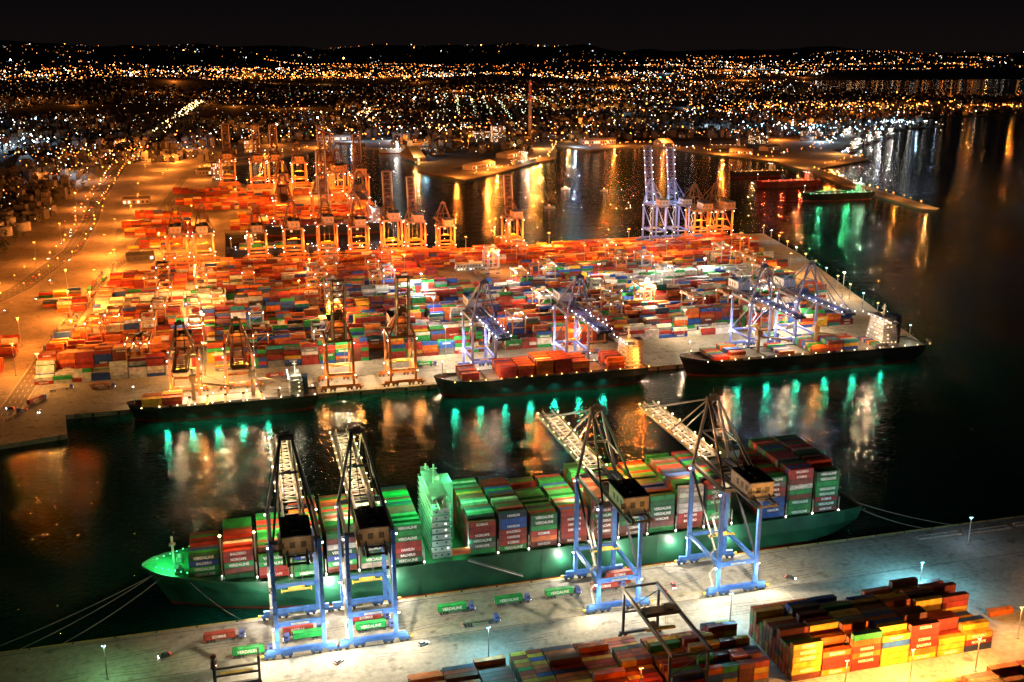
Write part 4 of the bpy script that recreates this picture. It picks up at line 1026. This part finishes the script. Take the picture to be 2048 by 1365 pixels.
for k in range(3): mb.octa(0, -5.6, 50+k*45, 1.2, 1, (12, .8, .4))
o = mb.obj("chimney", [M_PAINT, M_LAMP], (811, 2831, 0)); lamp((-20, -60, 20), ORANGE, 70000, o, .4)
for i, (x, y) in enumerate([(-290, 1440), (-275, 1475), (-310, 1480), (-300, 1520), (-330, 1430)]):
    mb = MB(); r = R.uniform(8, 12); mb.cyl((0, 0, 0), (0, 0, 11), r, r, 20, 0, (.5, .48, .44)); mb.cyl((0, 0, 11), (0, 0, 12.5), r, r*.2, 20, 0, (.4, .38, .36)); mb.beam((r+.3, 0, 0), (0, r+.3, 11), .5, .2, 0, (.3, .3, .3)); mb.obj("storage_tank", [M_PAINT], (x, y, 0))

def tree(x, y, h):
    trees.cyl((x, y, 0), (x, y, h*.45), .3, .16, 5, 0, (.08, .05, .03))
    for b_ in range(3):
        a = R.uniform(0, 6.28); trees.beam((x, y, h*.35), (x+math.cos(a)*h*.2, y+math.sin(a)*h*.2, h*.65), .15, .15, 0, (.08, .05, .03))
    for k in range(34):
        a, t, q = R.uniform(0, 6.28), R.uniform(-1, 1), R.random()**.5
        rr = h*.34*q*math.sqrt(1-t*t*.8)
        cx, cy, cz = x+math.cos(a)*rr, y+math.sin(a)*rr, h*.66+t*h*.3
        s_ = R.uniform(.5, 1.1)*h*.09; g = R.uniform(.5, 1.3)
        v1 = Vector((R.gauss(0, 1), R.gauss(0, 1), R.gauss(0, .6))).normalized()*s_; v2 = v1.cross(Vector((R.gauss(0, 1), R.gauss(0, 1), R.gauss(0, 1)))).normalized()*s_
        c0 = Vector((cx, cy, cz))
        trees.face([tuple(c0-v1-v2), tuple(c0+v1-v2*.6), tuple(c0+v1*.8+v2), tuple(c0-v1*.7+v2)], 0, (.05*g, .09*g, .03*g))
for i in range(300):
    y = R.uniform(1330, 1950); x = R.uniform(-440, -255)
    if R.random() < .35: x = R.uniform(-420, -265); y = R.uniform(1200, 1350)
    tree(x, y, R.uniform(7, 13))
for k in range(6):
    for j in range(26):
        q = grid(-30+k*62+R.uniform(-4, 4), 3520+j*60); tree(q[0], q[1], R.uniform(9, 13))
trees.obj("distant_trees", [M_LEAF])

# ------------------------------------------------------------------ sky, moonlight, camera
w = D.worlds.new("World"); scene.world = w; w.use_nodes = True
nt = w.node_tree; L = nt.links.new; bg = nt.nodes["Background"]
sky = nt.nodes.new("ShaderNodeTexSky"); sky.sky_type = 'NISHITA'; sky.sun_disc = False
sky.sun_elevation = math.radians(-5); sky.sun_rotation = math.radians(200)
bg.inputs["Strength"].default_value = 0.008
L(sky.outputs[0], bg.inputs[0])
tc = nt.nodes.new("ShaderNodeTexCoord"); sp = nt.nodes.new("ShaderNodeSeparateXYZ"); L(tc.outputs["Generated"], sp.inputs[0])
cr = nt.nodes.new("ShaderNodeValToRGB"); L(sp.outputs["Z"], cr.inputs[0])
e = cr.color_ramp.elements
e[0].position = 0.0; e[0].color = (.0055, .0035, .0035, 1); e[1].position = .25; e[1].color = (.0012, .0012, .0016, 1)
q = e.new(.05); q.color = (.0028, .0025, .0029, 1)
bg2 = nt.nodes.new("ShaderNodeBackground"); L(cr.outputs[0], bg2.inputs[0]); bg2.inputs[1].default_value = 1.0
ad = nt.nodes.new("ShaderNodeAddShader"); L(bg.outputs[0], ad.inputs[0]); L(bg2.outputs[0], ad.inputs[1]); L(ad.outputs[0], nt.nodes["World Output"].inputs[0])
sl = D.lights.new("moon", 'SUN'); sl.energy = .01; sl.angle = math.radians(.5); sl.color = (.8, .85, 1)
so = D.objects.new("moon", sl); so.rotation_euler = (math.radians(50), 0, math.radians(-30)); coll.objects.link(so)

cam = D.cameras.new("camera"); cam.sensor_width = 36; cam.lens = 2060/2048*36; cam.clip_end = 80000; cam.clip_start = 1
co = D.objects.new("camera", cam); coll.objects.link(co)
co.location = (0, 0, 230); co.rotation_euler = (math.radians(90-15.777), 0, math.radians(-15))
scene.camera = co
print("LIGHTS", NL[0], "BUILDINGS", cnt, "OBJ", len(D.objects))
